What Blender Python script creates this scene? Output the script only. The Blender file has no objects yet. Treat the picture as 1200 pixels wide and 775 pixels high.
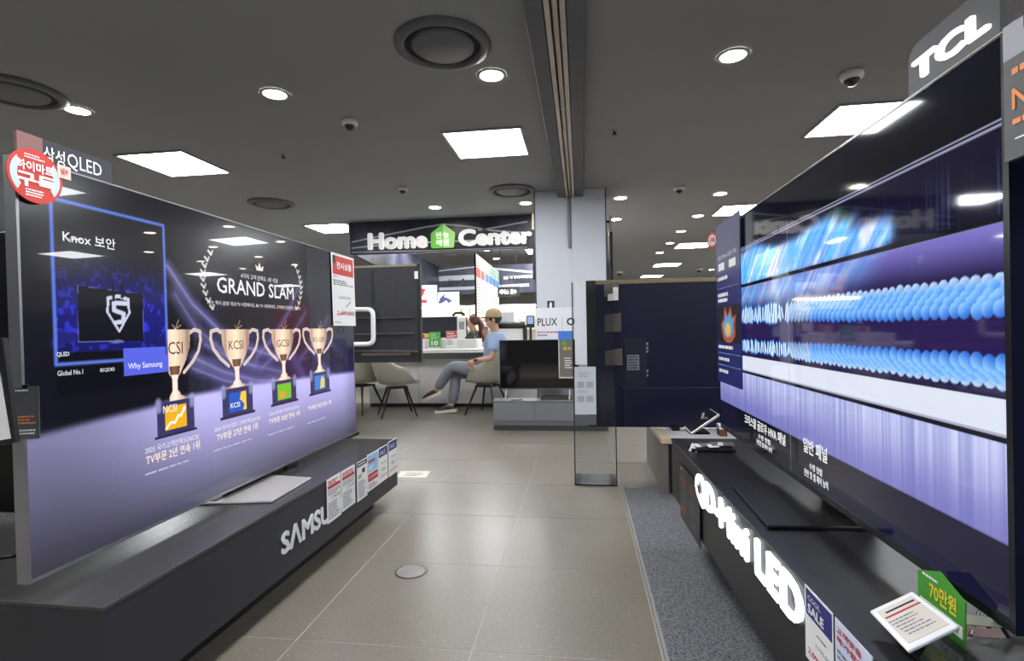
import bpy, math, random
import numpy as np
from mathutils import Vector, Matrix

C = bpy.context.scene.collection
random.seed(7)

# ------------------------------------------------------------------ camera
# The photograph is 1200 x 775; focal length 610 px, eye 1.05 m above the floor.
W, H, F, EYE = 1200, 775, 610.0, 1.05
YAW, PITCH, ROLL = math.radians(7.567), math.radians(-0.101), math.radians(1.0)
_cy, _sy, _cp, _sp = math.cos(YAW), math.sin(YAW), math.cos(PITCH), math.sin(PITCH)
FW = Vector((-_sy*_cp, _cy*_cp, _sp))
_R = Vector((_cy, _sy, 0))
_U = _R.cross(FW)
RT = _R*math.cos(ROLL) - _U*math.sin(ROLL)
UP = _U*math.cos(ROLL) + _R*math.sin(ROLL)
EYEP = Vector((0, 0, EYE))
cam_data = bpy.data.cameras.new('camera')
cam = bpy.data.objects.new('camera', cam_data)
C.objects.link(cam)
cam_data.sensor_width = 36
cam_data.lens = 36*F/W
cam_data.clip_start = 0.02
cam.matrix_world = Matrix(((RT.x, UP.x, -FW.x, 0), (RT.y, UP.y, -FW.y, 0), (RT.z, UP.z, -FW.z, EYE), (0, 0, 0, 1)))
bpy.context.scene.camera = cam

# ------------------------------------------------------------------ light and exposure
sc = bpy.context.scene
sc.view_settings.view_transform = 'Standard'
sc.view_settings.look = 'None'
sc.view_settings.exposure = 0.15
sc.view_settings.gamma = 1.0
sc.view_settings.use_curve_mapping = False
world = bpy.data.worlds.new('world')
sc.world = world
world.use_nodes = True
world.node_tree.nodes['Background'].inputs[0].default_value = (0.6, 0.63, 0.7, 1)
world.node_tree.nodes['Background'].inputs[1].default_value = 0.25
PANEL_POWER = 36.0        # radiance of the square ceiling panels
SPOT_POWER = 75.0        # radiance of the round downlights
CEIL = 2.54

# ------------------------------------------------------------------ pixel -> point helpers
def ray(px, py): return FW + RT*((px - W/2)/F) - UP*((py - H/2)/F)
def at_z(px, py, z): d = ray(px, py); return EYEP + d*((z - EYE)/d.z)
def at_y(px, py, y): d = ray(px, py); return EYEP + d*(y/d.y)
def at_x(px, py, x): d = ray(px, py); return EYEP + d*(x/d.x)

class Frame:
    """a plane in the room: S reading direction, T up, N towards the viewer"""
    def __init__(s, o, S, T):
        s.o = Vector(o); s.S = Vector(S).normalized(); T = Vector(T)
        s.N = s.S.cross(T).normalized(); s.T = s.N.cross(s.S).normalized()
    def p(s, a, b, n=0.0): return s.o + s.S*a + s.T*b + s.N*n
    def st(s, px, py):
        d = ray(px, py); k = (s.o - EYEP).dot(s.N)/d.dot(s.N); q = EYEP + d*k - s.o
        return q.dot(s.S), q.dot(s.T)
    def shift(s, a, b, n=0.0): return Frame(s.p(a, b, n), s.S, s.T)

def frame_y(y, x=0, z=0): return Frame((x, y, z), (1, 0, 0), (0, 0, 1))      # faces the camera
def frame_z(z): return Frame((0, 0, z), (1, 0, 0), (0, 1, 0))

# ------------------------------------------------------------------ materials
def lin(c):
    c = np.asarray(c, float)/255.0
    return np.where(c <= 0.04045, c/12.92, ((c + 0.055)/1.055)**2.4)
def lin4(c): return tuple(float(v) for v in lin(c)) + (1.0,)
MATS = {}
def mat(name, rgb, rough=0.5, metal=0.0, var=0.06, scale=14.0, bump=0.0, spec=0.5, coat=0.0, emit=None, power=1.0, alpha=None, trans=0.0):
    if name in MATS: return MATS[name]
    m = bpy.data.materials.new(name); m.use_nodes = True; MATS[name] = m
    nt = m.node_tree; b = nt.nodes['Principled BSDF']
    c = lin4(rgb)
    b.inputs['Roughness'].default_value = rough
    b.inputs['Metallic'].default_value = metal
    b.inputs['Specular IOR Level'].default_value = spec
    b.inputs['Coat Weight'].default_value = coat
    b.inputs['Coat Roughness'].default_value = 0.05
    b.inputs['Transmission Weight'].default_value = trans
    tc = nt.nodes.new('ShaderNodeTexCoord'); no = nt.nodes.new('ShaderNodeTexNoise')
    no.inputs['Scale'].default_value = scale; no.inputs['Detail'].default_value = 4
    nt.links.new(tc.outputs['Object'], no.inputs['Vector'])
    mx = nt.nodes.new('ShaderNodeMix'); mx.data_type = 'RGBA'
    mx.inputs[6].default_value = tuple(v*(1 - var) for v in c[:3]) + (1,)
    mx.inputs[7].default_value = tuple(min(1, v*(1 + var)) for v in c[:3]) + (1,)
    nt.links.new(no.outputs['Fac'], mx.inputs[0]); nt.links.new(mx.outputs[2], b.inputs['Base Color'])
    if bump:
        bp = nt.nodes.new('ShaderNodeBump'); bp.inputs['Strength'].default_value = bump; bp.inputs['Distance'].default_value = 0.004
        nt.links.new(no.outputs['Fac'], bp.inputs['Height']); nt.links.new(bp.outputs['Normal'], b.inputs['Normal'])
    if emit is not None:
        b.inputs['Emission Color'].default_value = lin4(emit); b.inputs['Emission Strength'].default_value = power
    if alpha is not None: b.inputs['Alpha'].default_value = alpha
    return m
def screen_mat(name, rough, power=1.0, coat=0.35):
    """a lit display: picture colours come from the pixel grid of the screen mesh"""
    m = bpy.data.materials.new(name); m.use_nodes = True
    nt = m.node_tree; b = nt.nodes['Principled BSDF']
    b.inputs['Base Color'].default_value = (0.004, 0.004, 0.005, 1)
    b.inputs['Roughness'].default_value = rough
    b.inputs['Specular IOR Level'].default_value = 0.32; b.inputs['Coat Weight'].default_value = coat; b.inputs['Coat Roughness'].default_value = 0.015
    at = nt.nodes.new('ShaderNodeAttribute'); at.attribute_name = 'picture'
    nt.links.new(at.outputs['Color'], b.inputs['Emission Color']); b.inputs['Emission Strength'].default_value = power
    return m
def floor_mat(name, base, rough, seed):
    m = bpy.data.materials.new(name); m.use_nodes = True; nt = m.node_tree; b = nt.nodes['Principled BSDF']
    tc = nt.nodes.new('ShaderNodeTexCoord')
    n1 = nt.nodes.new('ShaderNodeTexNoise'); n1.inputs['Scale'].default_value = 3.0; n1.inputs['Detail'].default_value = 6
    n2 = nt.nodes.new('ShaderNodeTexNoise'); n2.inputs['Scale'].default_value = 90.0; n2.inputs['Detail'].default_value = 3
    v = nt.nodes.new('ShaderNodeTexVoronoi'); v.inputs['Scale'].default_value = 26.0
    oi = nt.nodes.new('ShaderNodeObjectInfo')
    ad = nt.nodes.new('ShaderNodeVectorMath'); ad.operation = 'ADD'
    nt.links.new(tc.outputs['Object'], ad.inputs[0]); nt.links.new(oi.outputs['Location'], ad.inputs[1])
    for n in (n1, n2, v): nt.links.new(ad.outputs[0], n.inputs['Vector'])
    r1 = nt.nodes.new('ShaderNodeValToRGB')
    r1.color_ramp.elements[0].position = 0.3; r1.color_ramp.elements[0].color = lin4([k*0.97 for k in base])
    r1.color_ramp.elements[1].position = 0.7; r1.color_ramp.elements[1].color = lin4([min(255, k*1.03) for k in base])
    nt.links.new(n1.outputs['Fac'], r1.inputs[0])
    m1 = nt.nodes.new('ShaderNodeMix'); m1.data_type = 'RGBA'; m1.blend_type = 'OVERLAY'; m1.inputs[0].default_value = 0.3
    nt.links.new(r1.outputs[0], m1.inputs[6]); nt.links.new(n2.outputs['Fac'], m1.inputs[7])
    r2 = nt.nodes.new('ShaderNodeValToRGB')          # pale stone chips
    r2.color_ramp.elements[0].position = 0.05; r2.color_ramp.elements[0].color = (1, 1, 1, 1)
    r2.color_ramp.elements[1].position = 0.085; r2.color_ramp.elements[1].color = (0, 0, 0, 1)
    nt.links.new(v.outputs['Distance'], r2.inputs[0])
    m2 = nt.nodes.new('ShaderNodeMix'); m2.data_type = 'RGBA'
    nt.links.new(r2.outputs[0], m2.inputs[0]); nt.links.new(m1.outputs[2], m2.inputs[6]); m2.inputs[7].default_value = lin4([min(255, k*1.45) for k in base])
    nt.links.new(m2.outputs[2], b.inputs['Base Color'])
    r3 = nt.nodes.new('ShaderNodeMapRange'); r3.inputs[3].default_value = rough - 0.01; r3.inputs[4].default_value = rough + 0.02
    nt.links.new(n1.outputs['Fac'], r3.inputs[0]); nt.links.new(r3.outputs[0], b.inputs['Roughness'])
    b.inputs['Specular IOR Level'].default_value = 0.55
    return m

# ------------------------------------------------------------------ mesh builder
class MB:
    def __init__(s): s.v = []; s.f = []
    def add(s, vs, fs):
        k = len(s.v); s.v += [tuple(v) for v in vs]; s.f += [tuple(i + k for i in f) for f in fs]; return s
    def box(s, x0, x1, y0, y1, z0, z1):
        return s.add([(x0, y0, z0), (x1, y0, z0), (x1, y1, z0), (x0, y1, z0), (x0, y0, z1), (x1, y0, z1), (x1, y1, z1), (x0, y1, z1)],
                     [(3, 2, 1, 0), (4, 5, 6, 7), (0, 1, 5, 4), (1, 2, 6, 5), (2, 3, 7, 6), (3, 0, 4, 7)])
    def slab(s, fr, a0, a1, b0, b1, n0, n1):
        """box in the axes of a frame"""
        P = [fr.p(a, b, n) for n in (n0, n1) for a, b in ((a0, b0), (a1, b0), (a1, b1), (a0, b1))]
        return s.add(P, [(3, 2, 1, 0), (4, 5, 6, 7), (0, 1, 5, 4), (1, 2, 6, 5), (2, 3, 7, 6), (3, 0, 4, 7)])
    def prism(s, fr, poly, n0, n1):
        k = len(poly)
        P = [fr.p(a, b, n0) for a, b in poly] + [fr.p(a, b, n1) for a, b in poly]
        fs = [tuple(range(k - 1, -1, -1)), tuple(range(k, 2*k))]
        fs += [(i, (i + 1) % k, k + (i + 1) % k, k + i) for i in range(k)]
        return s.add(P, fs)
    def lathe(s, prof, n=24, c=(0, 0, 0)):
        """prof: (radius, z) from one axis end to the other"""
        P = []; fs = []; m = len(prof)
        for i in range(n):
            a = 2*math.pi*i/n
            for r, z in prof: P.append((c[0] + r*math.cos(a), c[1] + r*math.sin(a), c[2] + z))
        for i in range(n):
            j = (i + 1) % n
            for k in range(m - 1): fs.append((i*m + k, j*m + k, j*m + k + 1, i*m + k + 1))
        return s.add(P, fs)
    def tube(s, pts, r, n=8, closed=False):
        pts = [Vector(p) for p in pts]; rs = r if isinstance(r, (list, tuple)) else [r]*len(pts)
        P = []; fs = []; m = len(pts); prev = None
        for i, p in enumerate(pts):
            d = (pts[min(i + 1, m - 1)] - pts[max(i - 1, 0)]).normalized()
            if prev is None:
                u = d.cross(Vector((0, 0, 1)) if abs(d.z) < 0.9 else Vector((1, 0, 0))).normalized()
            else:
                u = (prev - d*prev.dot(d)).normalized()
            prev = u; w = d.cross(u)
            for k in range(n):
                a = 2*math.pi*k/n; P.append(p + (u*math.cos(a) + w*math.sin(a))*rs[i])
        for i in range(m - 1):
            for k in range(n):
                l = (k + 1) % n; fs.append((i*n + k, i*n + l, (i + 1)*n + l, (i + 1)*n + k))
        fs.append(tuple(range(n - 1, -1, -1))); fs.append(tuple((m - 1)*n + k for k in range(n)))
        return s.add(P, fs)
    def ball(s, c, r, n=16, m=10, sq=(1, 1, 1)):
        P = []; fs = []
        for i in range(m + 1):
            t = math.pi*i/m
            for k in range(n):
                a = 2*math.pi*k/n
                P.append((c[0] + r*sq[0]*math.sin(t)*math.cos(a), c[1] + r*sq[1]*math.sin(t)*math.sin(a), c[2] + r*sq[2]*math.cos(t)))
        for i in range(m):
            for k in range(n):
                l = (k + 1) % n; fs.append((i*n + k, (i + 1)*n + k, (i + 1)*n + l, i*n + l))
        return s.add(P, fs)

ROOTLOC = {}
def loc_of(o):
    while o is not None:
        if o.name in ROOTLOC: return ROOTLOC[o.name]
        o = o.parent
    return Vector((0, 0, 0))
def obj(name, mb, m, parent=None, loc=None, smooth=False, bevel=0.0, seg=2):
    """link a mesh builder as ONE mesh object (coordinates are room coordinates)"""
    L = loc_of(parent) if parent is not None else Vector(loc or (0, 0, 0))
    me = bpy.data.meshes.new(name)
    me.from_pydata([(v[0] - L.x, v[1] - L.y, v[2] - L.z) for v in mb.v], [], mb.f)
    me.validate(clean_customdata=False)
    if smooth: me.polygons.foreach_set('use_smooth', [True]*len(me.polygons))
    me.materials.append(m)
    o = bpy.data.objects.new(name, me); C.objects.link(o)
    if parent is not None: o.parent = parent
    else: o.location = L; ROOTLOC[o.name] = L
    if bevel:
        b = o.modifiers.new('bevel', 'BEVEL'); b.width = bevel; b.segments = seg; b.limit_method = 'ANGLE'
    return o
def thing(name, label, cat, loc=(0, 0, 0), group=None):
    o = bpy.data.objects.new(name, None); C.objects.link(o); o.location = loc; o.empty_display_size = 0.05
    ROOTLOC[o.name] = Vector(loc)
    return tag(o, label, cat, group)
def tag(o, label, cat, group=None):
    o['label'] = label; o['category'] = cat
    if group: o['group'] = group
    return o
def struct(name, mb, m, parent=None, **k):
    o = obj(name, mb, m, parent, **k)
    if parent is None: o['kind'] = 'structure'
    return o
def stuff(o): o['kind'] = 'stuff'; return o
def copy_tree(o, parent=None):
    c = o.copy(); C.objects.link(c)
    if parent is not None: c.parent = parent
    for ch in list(o.children): copy_tree(ch, c)
    return c
def place_copy(src, loc, rz, label, group=None):
    c = copy_tree(src); c.location = loc; c.rotation_euler = (0, 0, rz); c['label'] = label
    if group: c['group'] = group
    ROOTLOC[c.name] = Vector(loc)
    return c

# ------------------------------------------------------------------ lettering
_TXT = {}
def text_mesh(s, bold=0.0, res=2, shear=0.0):
    key = (s, bold, res, shear)
    if key not in _TXT:
        cu = bpy.data.curves.new('lettering', 'FONT'); cu.body = s; cu.resolution_u = res; cu.shear = shear
        o = bpy.data.objects.new('lettering', cu); C.objects.link(o)
        dg = bpy.context.evaluated_depsgraph_get()
        me = bpy.data.meshes.new_from_object(o.evaluated_get(dg))
        V = [tuple(v.co) for v in me.vertices]; Fs = [tuple(p.vertices) for p in me.polygons]
        bpy.data.objects.remove(o); bpy.data.curves.remove(cu); bpy.data.meshes.remove(me)
        if bold:                                      # heavier strokes: the outline repeated around itself
            n = 8 if bold > .025 else 4; V0, F0, k = list(V), list(Fs), len(V)
            for i in range(n):
                dx, dy = bold*math.cos(2*math.pi*i/n), bold*math.sin(2*math.pi*i/n)
                Fs = Fs + [tuple(a + k*(i + 1) for a in f) for f in F0]; V = V + [(v[0] + dx, v[1] + dy, v[2] + .004*(i + 1)) for v in V0]
        _TXT[key] = (V, Fs)
    return _TXT[key]
def text_mb(mb, fr, s, a0, a1, b0, b1, n, depth=0.0, bold=0.0, res=2, keep=False, shear=0.0):
    """lettering fitted into a rectangle of a frame"""
    V, Fs = text_mesh(s, bold, res, shear)
    if not V: return mb
    x0 = min(v[0] for v in V); x1 = max(v[0] for v in V); y0 = min(v[1] for v in V); y1 = max(v[1] for v in V)
    sx = (a1 - a0)/max(1e-6, x1 - x0); sy = (b1 - b0)/max(1e-6, y1 - y0)
    T = lambda v, k: fr.p(a0 + (v[0] - x0)*sx, b0 + (v[1] - y0)*sy, k + v[2]*sy*.5)
    if not depth: return mb.add([T(v, n) for v in V], Fs)
    k = len(V); E = {}
    for f in Fs:
        for i in range(len(f)):
            e = (f[i], f[(i + 1) % len(f)]); E[e] = E.get(e, 0) + 1
    side = [(a, b) for a, b in E if (b, a) not in E]
    return mb.add([T(v, n + depth) for v in V] + [T(v, n) for v in V],
                  list(Fs) + [tuple(i + k for i in reversed(f)) for f in Fs] + [(b, a, a + k, b + k) for a, b in side])
def text(parent, name, fr, s, a0, a1, b0, b1, n, m, **k):
    return obj(name, text_mb(MB(), fr, s, a0, a1, b0, b1, n, **k), m, parent)
def text_px(parent, name, fr, s, p0, p1, h, n, m, **k):
    """p0, p1: ends of the baseline, h: letter height at p0 - looked up on the frame's plane"""
    a0, b0 = fr.st(*p0); a1, _ = fr.st(*p1); _, b1 = fr.st(p0[0], p0[1] - h)
    return text(parent, name, fr, s, a0, a1, b0, b1, n, m, **k)
def letters(parent, fr, s, a0, a1, b0, b1, n, m, depth, bold=0.0, res=3, cap=None, names='letter', shear=0.0, squeeze=1.0):
    """each letter a raised part of its own; cap: letter that sets the height b0..b1"""
    V, _ = text_mesh(s, bold, res, shear)
    x0 = min(v[0] for v in V); x1 = max(v[0] for v in V)
    R, _ = text_mesh(cap or s, bold, res, shear); y0 = min(v[1] for v in R); y1 = max(v[1] for v in R)
    sx = (a1 - a0)/(x1 - x0); sy = (b1 - b0)/(y1 - y0); out = []
    for i, ch in enumerate(s):
        if ch == ' ': continue
        P, _ = text_mesh(s[:i + 1], bold, res, shear); G, _ = text_mesh(ch, bold, res, shear)
        gx0 = min(v[0] for v in G); gx1 = max(v[0] for v in G); off = max(v[0] for v in P) - gx1
        if gx0 + off < min(v[0] for v in P): off = min(v[0] for v in P) - gx0
        gy0 = min(v[1] for v in G); gy1 = max(v[1] for v in G)
        out.append(text(parent, names, fr, ch, a0 + (gx0 + off - x0)*sx, a0 + (gx1 + off - x0)*sx,
                        b0 + (gy0 - y0)*sy, b0 + (gy1 - y0)*sy, n, m, depth=depth, bold=bold, res=res, shear=shear))
    return out
def print_lines(mb, fr, a0, a1, b0, b1, rows, n, fill=0.55, rnd=random):
    """rows of small print too far away to read"""
    h = (b1 - b0)/rows
    for r in range(rows):
        y = b1 - (r + 0.5)*h; x = a0; end = a0 + (a1 - a0)*rnd.uniform(0.6, 1.0)
        while x < end:
            w = min(end - x, (a1 - a0)*rnd.uniform(0.06, 0.2))
            if w > 0.0005: mb.add([fr.p(x, y - h*fill/2, n), fr.p(x + w, y - h*fill/2, n), fr.p(x + w, y + h*fill/2, n), fr.p(x, y + h*fill/2, n)], [(0, 1, 2, 3)])
            x += w + (a1 - a0)*0.03
    return mb
def quad_px(fr, pts): return [fr.st(*p) for p in pts]

# ------------------------------------------------------------------ pictures shown on screens (pixel grids)
class Canvas:
    def __init__(s, w, h, nx, ny, base=(0, 0, 0)):
        s.w, s.h, s.nx, s.ny = w, h, nx, ny
        s.S, s.T = np.meshgrid(np.linspace(0, w, nx), np.linspace(0, h, ny))
        s.c = np.zeros((ny, nx, 3)); s.c[:] = base
    def mix(s, mask, col):
        mask = np.clip(mask, 0, 1)[..., None]; s.c = s.c*(1 - mask) + np.asarray(col, float)*mask
    def add(s, mask, col): s.c = s.c + np.clip(mask, 0, None)[..., None]*np.asarray(col, float)
    def poly(s, pts, col, op=1.0):
        x, y = s.S, s.T; ins = np.zeros(x.shape, bool); k = len(pts)
        for i in range(k):
            (x0, y0), (x1, y1) = pts[i], pts[(i + 1) % k]
            if y0 == y1: continue
            ins ^= ((y0 > y) != (y1 > y)) & (x < (x1 - x0)*(y - y0)/(y1 - y0) + x0)
        s.mix(ins*op, col)
    def line(s, pts, r, col, op=1.0, soft=0.0):
        d = np.full(s.S.shape, 1e9)
        for (x0, y0), (x1, y1) in zip(pts, pts[1:]):
            dx, dy = x1 - x0, y1 - y0; L = dx*dx + dy*dy + 1e-12
            t = np.clip(((s.S - x0)*dx + (s.T - y0)*dy)/L, 0, 1)
            d = np.minimum(d, np.hypot(s.S - x0 - t*dx, s.T - y0 - t*dy))
        e = max(soft, s.w/s.nx*0.6)
        s.mix(np.clip((r + e - d)/e, 0, 1)*op, col)
    def disc(s, x, y, r, col, op=1.0): s.mix(np.clip((r - np.hypot(s.S - x, s.T - y))/(s.w/s.nx) + 0.5, 0, 1)*op, col)
    def blur(s, a, r):
        a = np.asarray(a, float)
        for ax in (0, 1):
            for _ in range(2):
                p = np.pad(a, [(r + 1, r) if i == ax else (0, 0) for i in range(2)], mode='edge'); c = np.cumsum(p, axis=ax)
                n = a.shape[ax]; hi = np.take(c, range(2*r + 1, 2*r + 1 + n), axis=ax); lo = np.take(c, range(0, n), axis=ax); a = (hi - lo)/(2*r + 1)
        return a
    def mask(s, pts):
        x, y = s.S, s.T; ins = np.zeros(x.shape, bool)
        for i in range(len(pts)):
            (x0, y0), (x1, y1) = pts[i], pts[(i + 1) % len(pts)]
            if y0 != y1: ins ^= ((y0 > y) != (y1 > y)) & (x < (x1 - x0)*(y - y0)/(y1 - y0) + x0)
        return ins.astype(float)
    def build(s, name, fr, n, m, parent):
        L = loc_of(parent); P = np.zeros((s.ny*s.nx, 3))
        o = fr.p(0, 0, n) - L
        for k in range(3): P[:, k] = o[k] + fr.S[k]*s.S.ravel() + fr.T[k]*s.T.ravel()
        i = (np.arange(s.ny - 1)[:, None]*s.nx + np.arange(s.nx - 1)[None]).ravel()
        Q = np.stack([i, i + 1, i + 1 + s.nx, i + s.nx], 1).ravel()
        me = bpy.data.meshes.new(name); nf = len(i)
        me.vertices.add(len(P)); me.vertices.foreach_set('co', P.ravel())
        me.loops.add(nf*4); me.loops.foreach_set('vertex_index', Q)
        me.polygons.add(nf); me.polygons.foreach_set('loop_start', np.arange(nf)*4)
        me.update(calc_edges=True)
        ca = me.color_attributes.new('picture', 'FLOAT_COLOR', 'POINT')
        col = np.ones((len(P), 4), np.float32); col[:, :3] = lin(np.clip(s.c, 0, 255)).reshape(-1, 3)
        ca.data.foreach_set('color', col.ravel())
        me.materials.append(m)
        ob = bpy.data.objects.new(name, me); C.objects.link(ob); ob.parent = parent
        return ob
def noise2(a, b, seed=0, octaves=4):
    """smooth value noise on numpy arrays"""
    out = np.zeros(np.shape(a)); amp = 1.0; tot = 0
    for k in range(octaves):
        rs = np.random.RandomState(seed + k); G = rs.rand(256, 256)
        x = np.asarray(a)*2**k; y = np.asarray(b)*2**k
        xi = np.floor(x).astype(int); yi = np.floor(y).astype(int); fx = x - xi; fy = y - yi
        fx = fx*fx*(3 - 2*fx); fy = fy*fy*(3 - 2*fy); g = lambda i, j: G[i % 256, j % 256]
        out += amp*((g(xi, yi)*(1 - fx) + g(xi + 1, yi)*fx)*(1 - fy) + (g(xi, yi + 1)*(1 - fx) + g(xi + 1, yi + 1)*fx)*fy)
        tot += amp; amp *= 0.5
    return out/tot
def sstep(a, b, x): t = np.clip((x - a)/(b - a), 0, 1); return t*t*(3 - 2*t)

# common materials
white_paper = mat('white_paper', (232, 232, 232), 0.7, var=0.03)
ink = mat('dark_ink', (50, 50, 56), 0.7)
grey_ink = mat('grey_ink', (120, 122, 130), 0.7)
red_ink = mat('red_ink', (186, 44, 52), 0.6)
blue_ink = mat('blue_ink', (40, 48, 120), 0.6)
green_ink = mat('green_ink', (76, 160, 60), 0.6)
white_ink = mat('white_ink', (240, 240, 240), 0.6)
orange_ink = mat('orange_ink', (226, 140, 80), 0.6)
sky_ink = mat('light_blue_ink', (150, 196, 232), 0.6)
black_plastic = mat('black_plastic', (20, 20, 24), 0.4)
dark_metal = mat('dark_metal', (26, 26, 30), 0.35, 0.6)
silver = mat('brushed_silver', (196, 193, 190), 0.32, 0.35)
white_gloss = mat('white_gloss', (236, 236, 236), 0.3)
white_light = mat('white_letter_light', (250, 250, 255), 0.5, emit=(250, 252, 255), power=1.3)

# ------------------------------------------------------------------ the room shell
TILE = 0.612
X0, X1, Y0, Y1 = -8.0, 7.0, -5.0, 21.0
struct('floor', MB().box(X0, X1, Y0, Y1, -0.15, -0.0012), mat('floor_grout', (172, 168, 158), 0.7, scale=40))
floor = bpy.data.objects['floor']
FM = floor_mat('stone_tile', (124, 118, 107), 0.29, 1)
tile0 = None
gx = -0.373; gy = 2.28
for j in range(-4, 15):
    for i in range(-7, 9):
        x = gx + i*TILE; y = gy + j*TILE
        if y < -0.3 and abs(x) > 2.5: continue
        if tile0 is None:
            g = 0.0018
            mbt = MB().box(g, TILE - g, g, TILE - g, -0.006, 0.0)
            tile0 = obj('floor_tile', mbt, FM, floor, bevel=0.0006, seg=1); t = tile0
        else:
            t = tile0.copy(); C.objects.link(t)
        t.location = (x, y, 0)
ceil_m = mat('grey_ceiling_paint', (137, 138, 139), 0.75, var=0.05, scale=1.5)
struct('ceiling', MB().box(X0, X1, Y0, Y1, CEIL, CEIL + 0.1), ceil_m)
wall_m = mat('grey_wall_paint', (120, 120, 124), 0.7)
struct('wall_left', MB().box(X0 - 0.1, X0, Y0, Y1, 0, CEIL), wall_m)
struct('wall_right', MB().box(X1, X1 + 0.1, Y0, Y1, 0, CEIL), mat('light_wall_paint', (204, 202, 196), 0.7))
struct('wall_back', MB().box(X0, X1, Y1, Y1 + 0.1, 0, CEIL), mat('pale_wall_paint', (214, 212, 206), 0.7))
struct('wall_front', MB().box(X0, X1, Y0 - 0.1, Y0, 0, CEIL), wall_m)

# ceiling beam with the sliding partition rail
beam_m = mat('grey_beam_paint', (84, 84, 87), 0.6)
BB = 2.462
bxl, bxr = -0.228, 0.042
COLY = 5.62
rail_l, rail_r = at_z(637, 0, BB).x, at_z(662, 0, BB).x
rail_l, rail_r = -0.139, -0.046
beam = struct('trim_1', MB().box(bxl, rail_l - 0.004, -3, COLY - 0.002, BB, CEIL - 0.0005).box(rail_r + 0.004, bxr, -3, COLY - 0.002, BB, CEIL - 0.0005), beam_m, bevel=0.003, seg=1)
alu = mat('aged_aluminium', (190, 176, 156), 0.4, 0.25, var=0.15, scale=8)
for k, (a, b, z) in enumerate(((0.0, 0.024, BB - 0.004), (0.036, 0.058, BB + 0.012), (0.069, 0.093, BB - 0.004))):
    obj('rail_strip', MB().box(rail_l + a, rail_l + b, -3, COLY - 0.002, z, CEIL - 0.001), alu, beam)
lab = obj('rail_label', MB().box(-0.106, -0.080, 3.36, 3.40, BB + 0.009, BB + 0.011), white_paper, beam)
obj('label_print', print_lines(MB(), Frame((-0.104, 3.39, BB + 0.0088), (1, 0, 0), (0, -1, 0)), 0, 0.022, 0, 0.03, 3, 0.0), blue_ink, lab)

# white clad column with a track slot down its face
col_m = mat('white_column_panel', (205, 209, 218), 0.45, var=0.02)
cxl = at_y(628, 300, COLY).x; cxr = at_y(710, 300, COLY).x; cxm = at_y(668, 300, COLY).x
slot_z = at_y(668, 291, COLY).z
colr = struct('wall_column', MB().box(cxl, cxr, COLY + 0.012, COLY + 0.55, 0, CEIL), col_m)
obj('column_panel', MB().box(cxl, cxm - 0.018, COLY, COLY + 0.012, 0, CEIL - 0.001), col_m, colr, bevel=0.002, seg=1)
obj('column_panel', MB().box(cxm + 0.018, cxr, COLY, COLY + 0.012, 0, CEIL - 0.001), col_m, colr, bevel=0.002, seg=1)
obj('column_panel', MB().box(cxm - 0.018, cxm + 0.018, COLY, COLY + 0.012, 0, slot_z), col_m, colr)
obj('track_post', MB().box(cxm - 0.012, cxm + 0.012, COLY - 0.03, COLY + 0.02, slot_z, BB), mat('grey_track', (120, 120, 128), 0.35, 0.5), colr, bevel=0.003)
for sx in (cxl - 0.012, cxr):
    obj('corner_strip', MB().box(sx, sx + 0.012, COLY + 0.002, COLY + 0.5, 0, CEIL - 0.002), mat('dark_edge_strip', (60, 60, 66), 0.4), colr)

# ------------------------------------------------------------------ ceiling fixtures
diff_m = mat('panel_diffuser', (250, 250, 250), 0.5, emit=(248, 251, 255), power=PANEL_POWER)
spot_m = mat('downlight_diffuser', (250, 250, 250), 0.5, emit=(255, 247, 232), power=SPOT_POWER)
trim_m = mat('white_light_trim', (150, 150, 152), 0.5)
def ceiling_panel():
    t = thing('ceiling_light', '', 'ceiling light', (0, 0, CEIL), 'square light panels in the ceiling'); s = 0.31; b = 0.022
    m = MB()
    m.box(-s, s, -s, -s + b, CEIL - 0.012, CEIL - 0.0005).box(-s, s, s - b, s, CEIL - 0.012, CEIL - 0.0005)
    m.box(-s, -s + b, -s + b, s - b, CEIL - 0.012, CEIL - 0.0005).box(s - b, s, -s + b, s - b, CEIL - 0.012, CEIL - 0.0005)
    obj('frame', m, trim_m, t)
    obj('diffuser', MB().box(-s + b, s - b, -s + b, s - b, CEIL - 0.008, CEIL - 0.001), diff_m, t)
    return t
P0 = ceiling_panel()
panel_label = {(0, 1): 'square white light panel above the left television header', (1, 1): 'square white light panel beside the large round air vent',
               (2, 1): 'square white light panel above the right television edge', (0, 2): 'square white light panel behind the shop sign corner on the left',
               (2, 2): 'second square light panel from the front above the right television', (2, 3): 'third square light panel in the right row',
               (2, 4): 'fourth square light panel in the right row', (2, 5): 'farthest square light panel in the right row'}
px_rows = {1: 4.10, 2: 7.02, 3: 9.9, 4: 12.85, 5: 15.6, 0: 1.25, -1: -1.6}
first = True
for c, x in enumerate((-3.46, -0.712, 2.065, 4.85, -6.2)):
    for r, y in px_rows.items():
        if (c == 1 and r == 2): continue
        if c == 4 and r not in (1, 2, 3): continue
        if c in (0, 1) and r >= 4: continue
        o = P0 if first else copy_tree(P0); first = False
        o.location = (x, y, CEIL); ROOTLOC[o.name] = Vector(o.location)
        o['label'] = panel_label.get((c, r), 'square white ceiling light panel deep in the shop, out of direct view')
for x in (-2.55, -1.5, -0.5):  # extra panels out of view behind the sign, added to brighten the service area
    for y in (8.3,):
        o = copy_tree(P0); o.location = (x, y, CEIL); ROOTLOC[o.name] = Vector(o.location); o['label'] = 'added square light panel brightening the service counter, hidden behind the shop sign'
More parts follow.
